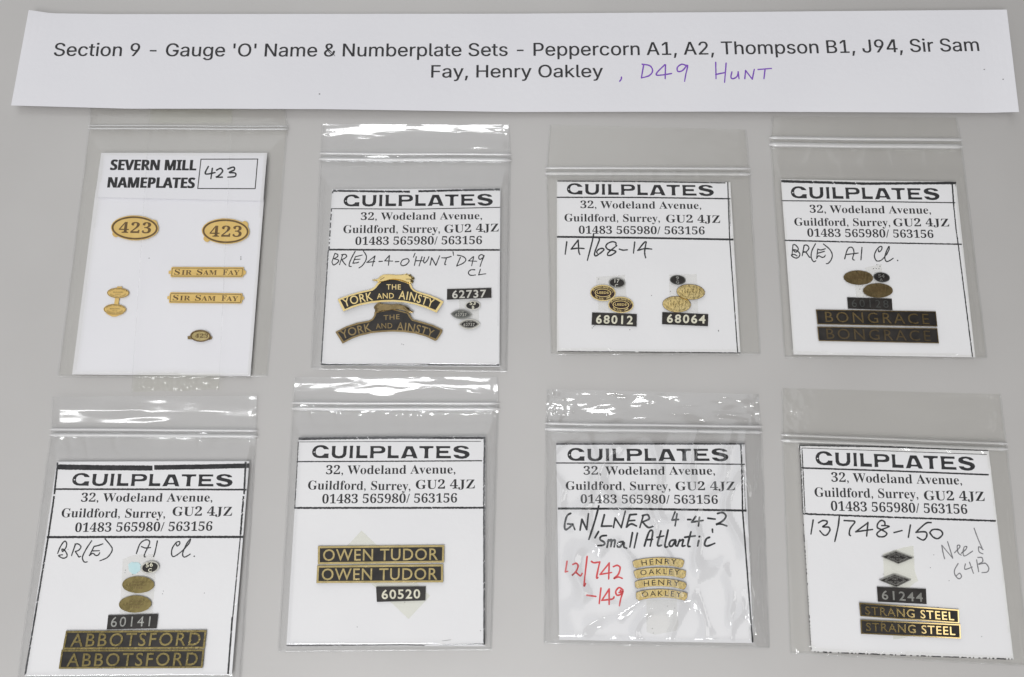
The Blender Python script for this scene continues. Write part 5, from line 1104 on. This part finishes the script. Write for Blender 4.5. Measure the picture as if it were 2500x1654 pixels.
arched([(137, 740), (300, 680), (450, 635), (590, 605), (640, 575), (680, 520), (715, 480), (900, 450), (1120, 490), (1148, 530), (1170, 590), (1220, 628), (1400, 680), (1520, 730), (1597, 775), (1500, 925), (1350, 860), (1200, 812), (1050, 782), (900, 772), (750, 777), (600, 792), (450, 822), (330, 860), (215, 908)],
       [(172, 750), (330, 690), (480, 650), (620, 620), (665, 585), (700, 540), (740, 500), (820, 480), (900, 466), (970, 480), (1060, 508), (1118, 530), (1145, 590), (1180, 628), (1240, 655), (1400, 706), (1500, 750), (1555, 782), (1485, 888), (1350, 832), (1200, 788), (1050, 758), (900, 748), (750, 752), (600, 766), (450, 796), (330, 834), (237, 876)],
       [(610, 472), (655, 465), (690, 455), (720, 425), (765, 402), (850, 396), (950, 402), (1050, 396), (1085, 384), (1110, 398), (1138, 394), (1155, 415), (1190, 442), (1193, 465), (1165, 478), (1182, 492), (1170, 518), (1130, 515), (1065, 488), (1000, 468), (960, 462), (900, 456), (830, 470), (765, 488), (712, 503), (680, 492), (645, 490)],
       [[(722, 468), (785, 432), (782, 442), (730, 474)], [(1075, 458), (1152, 458), (1150, 466), (1078, 466)]],
       [('YORK', [(232, 852), (370, 805), (500, 775), (628, 752)], 112, 1.06), ('AND', [(680, 735), (800, 729), (912, 728)], 74, 1.1), ('AINSTY', [(975, 732), (1130, 755), (1280, 800), (1440, 858)], 112, 1.1), ('THE', [(810, 604), (1008, 606)], 70, 1.15)],
       'brass', 'brass', -7, 'bright arched black and gold nameplate topped by a hound running right')
arched([(105, 1190), (250, 1115), (400, 1065), (560, 1035), (610, 1010), (640, 960), (645, 915), (890, 870), (1110, 925), (1140, 970), (1175, 1018), (1300, 1050), (1450, 1095), (1583, 1160), (1575, 1200), (1512, 1298), (1480, 1315), (1350, 1252), (1200, 1212), (1050, 1192), (900, 1186), (750, 1192), (600, 1208), (450, 1242), (330, 1286), (205, 1352)],
       [(140, 1196), (270, 1130), (420, 1085), (575, 1055), (628, 1022), (660, 970), (672, 930), (890, 884), (1095, 938), (1120, 985), (1160, 1035), (1290, 1070), (1440, 1115), (1550, 1172), (1540, 1205), (1490, 1285), (1350, 1228), (1200, 1188), (1050, 1168), (900, 1162), (750, 1168), (600, 1183), (450, 1217), (330, 1260), (222, 1318)],
       [(635, 852), (662, 815), (700, 790), (740, 802), (860, 810), (950, 808), (1030, 820), (1100, 845), (1140, 890), (1185, 913), (1150, 930), (1110, 918), (1070, 900), (1000, 880), (900, 876), (800, 898), (745, 890), (700, 912), (655, 918), (652, 885)],
       [[(650, 870), (705, 862), (703, 870), (655, 878)], [(1040, 850), (1090, 890), (1082, 892), (1035, 858)]],
       [('YORK', [(205, 1290), (350, 1235), (480, 1202), (606, 1175)], 106, 1.06), ('AND', [(665, 1150), (780, 1141), (890, 1140)], 72, 1.1), ('AINSTY', [(950, 1165), (1120, 1180), (1280, 1217), (1432, 1280)], 110, 1.1), ('THE', [(770, 1027), (990, 1012)], 66, 1.15)],
       'dark_brass', 'dark_brass', 3, 'tarnished arched nameplate topped by a hound running left')


# tiny shed plates
def shed(T, c, rx, ry, rot, top, bot, z, metal, letters, label, base='enamel', deg=0):
    o, zf = oval('shed_plate', T, ellipse(c, rx, ry, rot, 40, 0.006, int(c[0])), z, label, 'shed plate', G_SHED, base, deg=deg)
    mb = MB()
    ring(mb, T(ellipse(c, rx, ry, rot, 40)), T(ellipse(c, rx * 0.86, ry * 0.82, rot, 40)), zf, lambda x, y: zf(x, y) + LET)
    mb.build('raised_border', M[metal], o)
    mb = MB()
    for body, path, cap in (top, bot):
        put_text(mb, body, T(path), cap * T.k, zf, 'gill', 1.1, 0.03, depth=LET)
    mb.build('raised_digits', M[letters], o)


shed(Z3, (2000, 825), 106, 62, -2, ('53', [(1955, 818), (2040, 815)], 48), ('B', [(1988, 872), (2020, 871)], 42), z2, 'silver', 'cream', 'black shed plate reading 53 B below plate 62737')
shed(Z4, (603, 285), 143, 86, 4, ('17', [(558, 280), (645, 284)], 62), ('C', [(565, 362), (618, 364)], 56), z3, 'grey_metal', 'silver', 'black shed plate reading 17 C above the maroon ovals')
shed(Z4, (1637, 237), 134, 80, 4, ('9', [(1605, 232), (1658, 233)], 58), ('G', [(1605, 298), (1658, 299)], 52), z3, 'dark_grey_metal', 'grey_metal', 'dull black shed plate above the bright gold ovals')
shed(Z5, (1268, 248), 132, 78, 8, ('54', [(1210, 248), (1315, 255)], 55), ('A', [(1235, 305), (1285, 308)], 50), z4, 'dark_grey_metal', 'grey_metal', 'dark grey shed plate beside two plain brown ovals')
shed(Z6, (1170, 312), 106, 70, -10, ('56', [(1122, 312), (1205, 300)], 46), ('C', [(1148, 366), (1190, 362)], 42), z5, 'silver', 'cream', 'black shed plate reading 56 C beside the cyan smudge')


# lens shaped plates
def lens_plate(c, hw, hh, rot, metal, label, base):
    o, zf = oval('builder_plate', Z3, lens(c, hw, hh, rot), z2, label, 'works plate', 'pointed oval plates', base)
    mb = MB()
    ring(mb, Z3(lens(c, hw, hh, rot)), Z3(lens(c, hw - 18, hh - 14, rot)), zf, lambda x, y: zf(x, y) + LET)
    ring(mb, Z3(lens(c, hw - 26, hh - 20, rot)), Z3(lens(c, hw - 32, hh - 24, rot)), zf, lambda x, y: zf(x, y) + LET)
    mb.build('raised_border', M[metal], o)
    part_text(o, Z3, zf, 'silver', [('62737', [(c[0] - 80, c[1] + 26), (c[0] + 72, c[1] + 26)], 40), ('BR LNER', [(c[0] - 42, c[1] - 26), (c[0] + 38, c[1] - 26)], 14)], name='raised_digits', depth=LET, bold=0.0)


lens_plate((1840, 948), 150, 70, 3, 'grey_metal', 'pointed grey oval plate 62737 sticking out left below the shed plate', 'dark_grey_metal')
lens_plate((1952, 1083), 150, 72, -1, 'silver', 'pointed black and silver oval plate 62737, lowest of its group', 'enamel')


# maroon and gold ovals
def maroon(c, label):
    o, zf = oval('works_plate', Z4, ellipse(c, 216, 138, 2.5, 56, 0.004, int(c[0])), z3, label, 'works plate', G_OVAL, 'maroon')
    mb = MB()
    ring(mb, Z4(ellipse(c, 216, 138, 2.5, 56)), Z4(ellipse(c, 200, 122, 2.5, 56)), zf, lambda x, y: zf(x, y) + LET)
    ring(mb, Z4(ellipse(c, 140, 70, 2.5, 48)), Z4(ellipse(c, 128, 60, 2.5, 48)), zf, lambda x, y: zf(x, y) + LET)
    mb.build('raised_border', M['brass'], o)
    part_text(o, Z4, zf, 'brass', [('\u00b7LEEDS\u00b7', [(c[0] - 118, c[1] + 12), (c[0] + 115, c[1] + 16)], 38), ('THE HUNSLET ENGINE Co LTD', arc(c, 165, 84, 186, 354, 2.5), 32), ('No 3176 \u00b7 1944', arc(c, 172, 116, 142, 38, 2.5), 32)],
              name='raised_lettering', depth=LET, bold=0.02)


maroon((363, 458), 'gold rimmed dark maroon oval plate just below the 17 C plate')
maroon((668, 660), 'gold rimmed dark maroon oval touching the top of plate 68012')


def gold_oval(c, rx, ry, rot, deg, label):
    o, zf = oval('works_plate', Z4, ellipse(c, rx, ry, rot, 56, 0.004, int(c[0])), z3, label, 'works plate', G_OVAL, 'brass', deg=deg)
    mb = MB()
    ring(mb, Z4(ellipse(c, rx, ry, rot, 56)), Z4(ellipse(c, rx - 7, ry - 6, rot, 56)), zf, lambda x, y: zf(x, y) + 0.00003)
    mb.build('dark_border', M['brown'], o)
    part_text(o, Z4, zf, 'olive_brass', [('HUDSWELL CLARKE & Co LD', arc(c, rx - 50, ry - 48, 196, 344, rot + 3), 30), ('No 1785', [(c[0] - 58, c[1] - 30), (c[0] + 60, c[1] - 26)], 24), ('LEEDS', [(c[0] - 105, c[1] + 12), (c[0] + 105, c[1] + 20)], 32),
                                   ('1944', [(c[0] - 45, c[1] + 50), (c[0] + 45, c[1] + 54)], 20), ('RAILWAY FOUNDRY', arc(c, rx - 32, ry - 22, 146, 34, rot + 3), 26)], depth=0.00002, bold=0.0, space=1.2)


gold_oval((1857, 442), 243, 132, 4, -4, 'bright gold oval plate with upper right position, above another like it')
gold_oval((1618, 652), 243, 138, 3, -6, 'bright gold oval plate touching the top of plate 68064')


def plain_oval(T, c, rx, ry, rot, z, mat, label, lines, ink, deg=0):
    o, zf = oval('works_plate', T, ellipse(c, rx, ry, rot, 40, 0.012, int(c[1])), z, label, 'works plate', G_OVAL, mat, deg=deg)
    part_text(o, T, zf, ink, [(b_, [(c[0] - w_, c[1] + y_), (c[0] + w_, c[1] + y_)], k_) for b_, w_, y_, k_ in lines], depth=0.00002, bold=0.0, space=1.2)


L5 = [('No 2060', 68, -22, 22), ('DARLINGTON', 95, 14, 19), ('1948', 48, 50, 24)]
plain_oval(Z6, (1032, 513), 187, 98, 0, z5, 'olive_brass', 'upper of two plain dull brass ovals above plate 60141', L5, 'brown', -1)
plain_oval(Z6, (998, 738), 188, 100, -2, z5, 'olive_brass', 'lower plain dull brass oval, directly above plate 60141', L5, 'brown', -2)
L4 = [('No 2052', 88, -30, 28), ('DARLINGTON', 125, 18, 28), ('1948', 40, 58, 24)]
plain_oval(Z5, (893, 253), 237, 117, 2, z4, 'dark_brass', 'plain brown oval plate to the left of the dark shed plate', L4, 'brown')
plain_oval(Z5, (1208, 460), 240, 117, 0, z4, 'dark_brass', 'plain brown oval plate touching the top of plate 60128', L4, 'brown')


# four arched gold plates
def henry(top, bot, body, path, label, deg):
    q = top + bot
    o, zf = oval('arched_nameplate', Z8, q, z7, label, 'nameplate', 'small arched gold plates', 'brass', deg=deg)
    c = mid(q)
    mb = MB()
    inner = [(c[0] + (x - c[0]) * 0.978, c[1] + (y - c[1]) * 0.88) for x, y in q]
    ring(mb, Z8(q), Z8([(c[0] + (x - c[0]) * 0.988, c[1] + (y - c[1]) * 0.955) for x, y in q]), zf, lambda x, y: zf(x, y) + 0.00003)
    mb.build('dark_border', M['brown'], o)
    part_text(o, Z8, zf, 'enamel', [(body, path, 82)], depth=0.00003, bold=0.0, space=1.35, lean=0.0)


def up(p, d=0):
    return catmull(p, 4)


henry([(1240, 208), (1280, 182)] + up([(1420, 155), (1640, 137), (1860, 147), (2010, 165)]) + [(2055, 192)], [(2048, 235), (2028, 288), (1990, 300)] + up([(1850, 272), (1650, 262), (1450, 275), (1310, 305)]) + [(1262, 290)],
      'HENRY', [(1390, 264), (1650, 240), (1932, 246)], 'topmost of four arched gold plates, reading HENRY', -6)
henry([(1258, 360), (1300, 335)] + up([(1450, 307), (1660, 293), (1870, 305), (2040, 335)]) + [(2083, 352)], [(2075, 440), (2035, 470)] + up([(1870, 435), (1670, 425), (1470, 440), (1320, 472)]) + [(1285, 450)],
      'OAKLEY', [(1370, 418), (1660, 398), (1978, 410)], 'second arched gold plate from the top, reading OAKLEY', -5)
henry([(1278, 525), (1320, 500)] + up([(1480, 475), (1690, 465), (1890, 485), (2050, 522)]) + [(2090, 548)], [(2085, 602), (2050, 642)] + up([(1880, 605), (1690, 590), (1490, 597), (1320, 626)]) + [(1285, 600)],
      'HENRY', [(1425, 586), (1690, 568), (1970, 588)], 'third arched gold plate from the top, reading HENRY', -5)
henry([(1297, 692), (1330, 672)] + up([(1490, 642), (1700, 632), (1900, 650), (2070, 685)]) + [(2107, 702)], [(2100, 770), (2060, 812)] + up([(1890, 778), (1700, 765), (1500, 778), (1345, 812)]) + [(1300, 780)],
      'OAKLEY', [(1395, 756), (1700, 738), (2002, 760)], 'lowest of four arched gold plates, reading OAKLEY', -6)


# diamond works plates
def diamond(q, label):
    o, zf = oval('works_plate', Z9, q, z8, label, 'works plate', 'diamond works plates', 'enamel')
    c = mid(q)
    sc_ = lambda k: [(c[0] + (x - c[0]) * k, c[1] + (y - c[1]) * k) for x, y in q]
    mb = MB()
    ring(mb, Z9(q), Z9(sc_(0.90)), zf, lambda x, y: zf(x, y) + LET)
    ring(mb, Z9(sc_(0.62)), Z9(sc_(0.57)), zf, lambda x, y: zf(x, y) + LET)
    mb.build('raised_border', M['grey_metal'], o)
    a = lambda i, j, t, k: tuple(c[d] + ((q[i][d] * (1 - t) + q[j][d] * t) - c[d]) * k for d in (0, 1))
    part_text(o, Z9, zf, 'grey_metal', [('NORTH BRITISH', [a(0, 1, .12, .66), a(0, 1, .92, .66)], 20), ('LOCOMOTIVE', [a(1, 2, .08, .66), a(1, 2, .85, .66)], 20), ('1947', [(c[0] - 45, c[1] - 5), (c[0] + 40, c[1] - 2)], 26),
                                        ('No 26165', [(c[0] - 75, c[1] + 30), (c[0] + 60, c[1] + 34)], 24), ('GLASGOW', [a(0, 3, .2, .84), a(0, 3, .95, .84)], 20), ('WORKS', [a(3, 2, .08, .84), a(3, 2, .8, .84)], 20)],
              name='raised_lettering', depth=LET, bold=0.01)


diamond([(497, 240), (702, 157), (972, 255), (745, 347)], 'upper of two small diamond plates on yellowed tape')
diamond([(460, 585), (683, 495), (932, 580), (715, 690)], 'lower small diamond plate, its tip touching plate 61244')


# ------------------------------------------------------------------ grip seal bags
def poly_dist(px, py, q):
    """signed distance (photo px) outside a convex quad, vectorised"""
    if area2(q) < 0:
        q = q[::-1]
    d = np.full(px.shape, -1e9)
    for i in range(4):
        a, b = q[i], q[(i + 1) % 4]
        ex, ey = b[0] - a[0], b[1] - a[1]
        ln = math.hypot(ex, ey)
        d = np.maximum(d, (ey * (px - a[0]) - ex * (py - a[1])) / ln)
    return d


def fbm(x, y, s, seed, octv=3):
    t, a = 0.0, 1.0
    for k in range(octv):
        t += a * noise.noise(Vector((x * s, y * s, seed + 7.3 * k)))
        s *= 2.1; a *= 0.5
    return t


def bag(key, top, zipl, bot, label, seed, mat='film', lip=1.0, crumple=0.15, flap=0.25, cz=None, zipw=13.0, fine=1.0, corner=0.0, edge_wob=1.5, slope_lim=0.17, over=0.0, broad=1.0):
    """top, zipl, bot: (left, right) photo points of the mouth, the press seal and the bottom edge"""
    q = cz or CARD_Q[key]
    r = random.Random(seed)
    rows = [top, zipl, bot]
    n1 = max(12, int(abs(zipl[0][1] - top[0][1]) / 3.2))
    n2 = int(abs(bot[0][1] - zipl[0][1]) / 3.6)
    nx = 132
    us = np.linspace(0, 1, nx + 1)
    X, Y, V = [], [], []
    for (a, b, n, v0, first) in ((top, zipl, n1, 0.0, True), (zipl, bot, n2, 1.0, False)):
        for j in range(0 if first else 1, n + 1):
            t = j / n
            lx = a[0][0] * (1 - t) + b[0][0] * t; ly = a[0][1] * (1 - t) + b[0][1] * t
            rx = a[1][0] * (1 - t) + b[1][0] * t; ry = a[1][1] * (1 - t) + b[1][1] * t
            wob = edge_wob * noise.noise(Vector((seed * 3.1, ly * 0.012, 0.0)))
            wob2 = edge_wob * noise.noise(Vector((seed * 5.7, ry * 0.012, 4.0)))
            X.append(lx + wob + (rx + wob2 - lx - wob) * us); Y.append(ly + (ry - ly) * us); V.append(np.full(nx + 1, v0 + t))
    X, Y, V = np.array(X), np.array(Y), np.array(V)
    U = np.tile(us, (X.shape[0], 1))
    d = poly_dist(X, Y, q)
    # the bag drapes over the card and falls to the table around it
    s = np.clip(1 - d / 42.0, 0, 1); s = s * s * (3 - 2 * s)
    z = 0.00045 + s * (ZC + 0.00095 - 0.00045)
    side = np.minimum(U, 1 - U) * (X[:, -1:] - X[:, :1])
    foot = np.clip((2 - V) * (bot[0][1] - zipl[0][1]), 0, None)
    edge = np.clip(np.minimum(side, foot + 200 * (V < 1)) / 16.0, 0, 1)
    z = 0.0002 + (z - 0.0002) * (0.25 + 0.75 * edge)
    # puckers: broad cushions plus finer creases, calm over the card
    wr = np.zeros_like(z)
    H_, W_ = X.shape
    for j in range(H_):
        for i in range(W_):
            x, y = X[j, i], Y[j, i]
            if V[j, i] < 1.0:
                w1 = noise.noise(Vector((x * 0.006, y * 0.034, seed * 1.7)))
                w2 = noise.noise(Vector((x * 0.018, y * 0.11, seed * 2.9)))
                wr[j, i] = flap * (0.0007 * w1 + 0.00022 * fine * w2)
                if corner:
                    near = math.exp(-(U[j, i] / 0.09) ** 2) + 0.5 * math.exp(-((1 - U[j, i]) / 0.06) ** 2)
                    wr[j, i] += corner * near * 0.0008 * fbm(x, y, 0.045, seed * 0.7)
            else:
                wx = x + 30 * noise.noise(Vector((x * 0.010, y * 0.010, seed + 11.0)))
                wy = y + 30 * noise.noise(Vector((x * 0.010, y * 0.010, seed + 23.0)))
                w1 = noise.noise(Vector((wx * 0.014 * broad, wy * 0.014 * broad, seed * 1.3)))
                w2 = 1 - abs(noise.noise(Vector((wx * 0.020 * broad, wy * 0.012 * broad, seed * 2.3)))) * 2
                wr[j, i] = crumple * (0.0006 * w1 + 0.0011 * max(0.0, w2 - 0.55))
    outside = np.clip(d / 20.0, 0, 1)
    k = np.where(V < 1, 1.0, np.maximum(outside * (0.35 / max(crumple, 0.05) if crumple < 0.35 else 1.0), 1.0))
    z = z + wr * k * np.clip(0.25 + edge, 0, 1)
    # mouth of the bag curls up, press seal stands proud
    mouth = np.clip(1 - V, 0, 1)
    z = z + lip * (0.0021 * np.clip((mouth - 0.15) / 0.85, 0, 1) ** 1.6 * np.where(V < 1, 1, 0))
    zy = np.abs(np.where(V < 1, (1 - V) * n1 * 3.2, (V - 1) * n2 * 3.6))
    z = z + 0.0006 * np.exp(-(zy / 16.0) ** 2)
    z = np.maximum(z, 0.00018)
    inner = np.where((d < -2), np.asarray(CARD_Z[key](X, Y)) + 0.00095 + over, 0)
    z = np.where(d < 3, np.maximum(z, inner), z)
    verts = np.stack([X, Y, z], axis=2).reshape(-1, 3)
    gx = np.abs(np.gradient(z, axis=1)) / (3.6 * 0.000111)
    gy = np.abs(np.gradient(z, axis=0)) / (3.6 * 0.000111)
    slope = np.hypot(gx, gy)
    idx = lambda j, i: j * W_ + i
    film_f, clear_f = [], []
    for j in range(H_ - 1):
        for i in range(W_ - 1):
            f = (idx(j, i), idx(j + 1, i), idx(j + 1, i + 1), idx(j, i + 1))
            dm = d[j:j + 2, i:i + 2].mean()
            if dm < -4 and slope[j:j + 2, i:i + 2].max() < slope_lim:
                clear_f.append(f)
            else:
                film_f.append(f)
    root = bpy.data.objects.new('grip_seal_bag', None)
    COL.objects.link(root)
    c3 = world_pts([(*mid([top[0], top[1], bot[1], bot[0]]), 0.0)])[0]
    root.location = c3
    root['origin_'] = [float(v) for v in c3]
    tag(root, label, 'plastic bag', 'clear grip seal bags')

    def sub(name, faces, m):
        used = sorted({i for f in faces for i in f})
        remap = {a: b for b, a in enumerate(used)}
        mb = MB()
        mb.add([tuple(verts[i]) for i in used], [tuple(remap[i] for i in f) for f in faces])
        return mb.build(name, m, root, smooth=True)
    sub('front_film', film_f, M[mat])
    if clear_f:
        sub('front_window', clear_f, M['clear'])
    mb = MB()
    bq = [top[0], top[1], zipl[1], bot[1], bot[0], zipl[0]]
    prism(mb, bq, 0.00006, 0.00010)
    mb.build('back_film', M['film_back'], root)
    # press seal: two ribs across the bag, a little wider than it
    for off, wdt, hh in ((-zipw * 0.62, zipw * 0.55, 0.0011), (zipw * 0.42, zipw * 0.75, 0.0014)):
        mb = MB()
        a, b = Vector(zipl[0]), Vector(zipl[1])
        ux = (b - a).normalized()
        nn = Vector((-ux.y, ux.x))
        a2, b2 = a - ux * 4 + nn * off, b + ux * 4 + nn * off
        NS, NR = 40, 8
        V3 = []
        for i in range(NS + 1):
            t = i / NS
            endk = min(1.0, min(t, 1 - t) * 40 + 0.35)
            bend = 1.6 * noise.noise(Vector((t * 2.2, seed * 1.9, 0)))
            c = a2 + (b2 - a2) * t + nn * bend
            base = 0.0010
            for m2 in range(NR + 1):
                an = math.pi * m2 / NR
                pp = c - nn * math.cos(an) * wdt / 2 * endk
                V3.append((pp.x, pp.y, base + hh * 0.7 * math.sin(an) * endk))
        fs = [(i * (NR + 1) + m2, i * (NR + 1) + m2 + 1, (i + 1) * (NR + 1) + m2 + 1, (i + 1) * (NR + 1) + m2) for i in range(NS) for m2 in range(NR)]
        mb.add(V3, fs)
        mb.build('press_seal', M['zip'], root, smooth=True)
    # welded side seams and folded bottom edge
    for (p0, p1) in ((zipl[0], bot[0]), (zipl[1], bot[1]), (bot[0], bot[1]), (top[0], zipl[0]), (top[1], zipl[1])):
        mb = MB()
        a, b = Vector(p0), Vector(p1)
        ux = (b - a).normalized(); nn = Vector((-ux.y, ux.x))
        NS = 60
        wd = 3.2 if p0 is not bot[0] else 4.5
        V3 = []
        for i in range(NS + 1):
            t = i / NS
            c = a + (b - a) * t + nn * 1.2 * noise.noise(Vector((t * 7, seed * 4.4 + p0[0], 0)))
            hz = 0.0005 + 0.0003 * noise.noise(Vector((t * 16, seed + p0[1], 3)))
            for sgn, hh in ((-1, 0.00012), (-0.3, hz), (0.3, hz), (1, 0.00012)):
                pp = c + nn * sgn * wd
                V3.append((pp.x, pp.y, hh + (0.0004 if p0 in top else 0)))
        fs = [(i * 4 + m2, i * 4 + m2 + 1, (i + 1) * 4 + m2 + 1, (i + 1) * 4 + m2) for i in range(NS) for m2 in range(3)]
        fs = [f if area2([V3[k_][:2] for k_ in f]) < 0 else f[::-1] for f in fs]
        mb.add(V3, fs)
        mb.build('welded_seam', M['seam'], root, smooth=True)
    return root


qa = A([(262, 277), (1170, 277), (1078, 1497), (103, 1489)])
bag('a', ((221, 250), (692, 250)), ((219, 311), (701, 313)), ((143, 919), (652, 918)), 'taped bag with the tall 423 card, tucked under the paper strip', 1, 'film_warm', lip=0.2, crumple=0.10, flap=0.5, corner=0.8, cz=qa, zipw=7, over=0.0005)
bag('b', ((788, 303), (1241, 305)), ((783, 383), (1245, 386)), ((760, 900), (1237, 906)), 'bag holding the two arched hound plates', 2, 'film', lip=1.25, crumple=0.08, flap=0.8, fine=0.8)
bag('c', ((1343, 305), (1820, 317)), ((1335, 418), (1829, 420)), ((1346, 865), (1855, 864)), 'bag with the 14/68-14 card and an empty flat mouth', 3, 'film_warm', lip=0.15, crumple=0.08, flap=0.4)
bag('d', ((1887, 284), (2334, 287)), ((1882, 346), (2346, 352)), ((1916, 872), (2409, 874)), 'bag below the right end of the paper strip with the dark plates', 4, 'film_warm', lip=0.15, crumple=0.08, flap=0.4, zipw=16)
bag('e', ((129, 969), (626, 967)), ((125, 1057), (625, 1060)), ((42, 1668), (587, 1668)), 'bag at the bottom left corner with a shiny raised mouth', 5, 'film', lip=1.5, crumple=0.10, flap=0.8, fine=0.25)
bag('f', ((720, 921), (1213, 921)), ((716, 992), (1216, 994)), ((680, 1590), (1199, 1586)), 'bag holding the two wide rimmed gold and black plates', 6, 'film', lip=1.0, crumple=0.10, flap=0.7, fine=0.8)
bag('g', ((1338, 951), (1849, 963)), ((1334, 1042), (1858, 1050)), ((1329, 1570), (1878, 1582)), 'crumpled glossy bag with the four arched gold plates', 7, 'film_crisp', lip=1.6, crumple=1.05, flap=1.5, fine=1.1, corner=1.0, edge_wob=7, slope_lim=0.12, broad=0.62)
bag('h', ((1911, 948), (2441, 963)), ((1911, 1070), (2457, 1092)), ((1930, 1594), (2512, 1625)), 'bag at the lower right with the half bright nameplates', 8, 'film_warm', lip=0.06, crumple=0.15, flap=0.16, fine=0.6, corner=1.0)

# ------------------------------------------------------------------ packing tape wrapped over the tall card's bag
def packing_z(x, y):
    q = qa
    d = poly_dist(np.array([x], float), np.array([y], float), q)[0]
    s = min(max(1 - d / 40.0, 0), 1); s = s * s * (3 - 2 * s)
    z = 0.0012 + s * (ZC + 0.0024 - 0.0012)
    endk = max(0.0, (y - 915) / 40.0) + max(0.0, (285 - y) / 30.0)
    crk = 0.0009 * endk * fbm(x, y, 0.06, 5.0)
    return z + crk + 0.00012 * noise.noise(Vector((x * 0.01, y * 0.02, 3.0)))


mb = MB()
nx_, ny_ = 60, 180
V3 = []
for j in range(ny_ + 1):
    v = j / ny_
    l = np.array((367, 262)) * (1 - v) + np.array((321, 957)) * v
    rr = np.array((567, 262)) * (1 - v) + np.array((534, 952)) * v
    for i in range(nx_ + 1):
        u = i / nx_
        x, y = l * (1 - u) + rr * u
        V3.append((x, y + (4 * noise.noise(Vector((x * 0.03, 0, 9))) if j == ny_ else 0), max(0.0004, packing_z(x, y))))
fs = [(j * (nx_ + 1) + i, (j + 1) * (nx_ + 1) + i, (j + 1) * (nx_ + 1) + i + 1, j * (nx_ + 1) + i + 1) for j in range(ny_) for i in range(nx_)]
ends = [f for f in fs if V3[f[0]][1] > 912 or V3[f[0]][1] < 300]
midf = [f for f in fs if not (V3[f[0]][1] > 912 or V3[f[0]][1] < 300)]


def subm(faces, name, m, parent=None):
    used = sorted({i for f in faces for i in f})
    rm = {a: b for b, a in enumerate(used)}
    b_ = MB()
    b_.add([V3[i] for i in used], [tuple(rm[i] for i in f) for f in faces])
    return b_.build(name, m, parent, smooth=True)


pk = bpy.data.objects.new('packing_tape', None)
COL.objects.link(pk)
c3 = world_pts([(445, 610, 0.0)])[0]
pk.location = c3
pk['origin_'] = [float(v) for v in c3]
tag(pk, 'wide clear packing tape running down over the tall card, wrinkled at its ends', 'packing tape')
subm([f for f in ends if V3[f[0]][1] < 500], 'wrinkled_end', M['packing'], pk)
subm([f for f in ends if V3[f[0]][1] > 500], 'wrinkled_end', M['packing'], pk)
subm(midf, 'clear_middle', M['clear'], pk)
for a, b in (((367, 262), (321, 957)), ((567, 262), (534, 952))):
    mb = MB()
    NS = 120
    V4 = []
    for i in range(NS + 1):
        t = i / NS
        x, y = a[0] * (1 - t) + b[0] * t, a[1] * (1 - t) + b[1] * t
        w = 0.9 + 0.7 * noise.noise(Vector((t * 20, a[0], 0)))
        zz = packing_z(x, y) + 0.00004
        V4 += [(x - w, y, zz), (x + w, y, zz + 0.00012)]
    mb.add(V4, [(2 * i, 2 * i + 2, 2 * i + 3, 2 * i + 1) for i in range(NS)])
    mb.build('tape_edge', M['seam'], pk, smooth=True)

for o in SC.objects:
    if 'origin_' in o:
        del o['origin_']
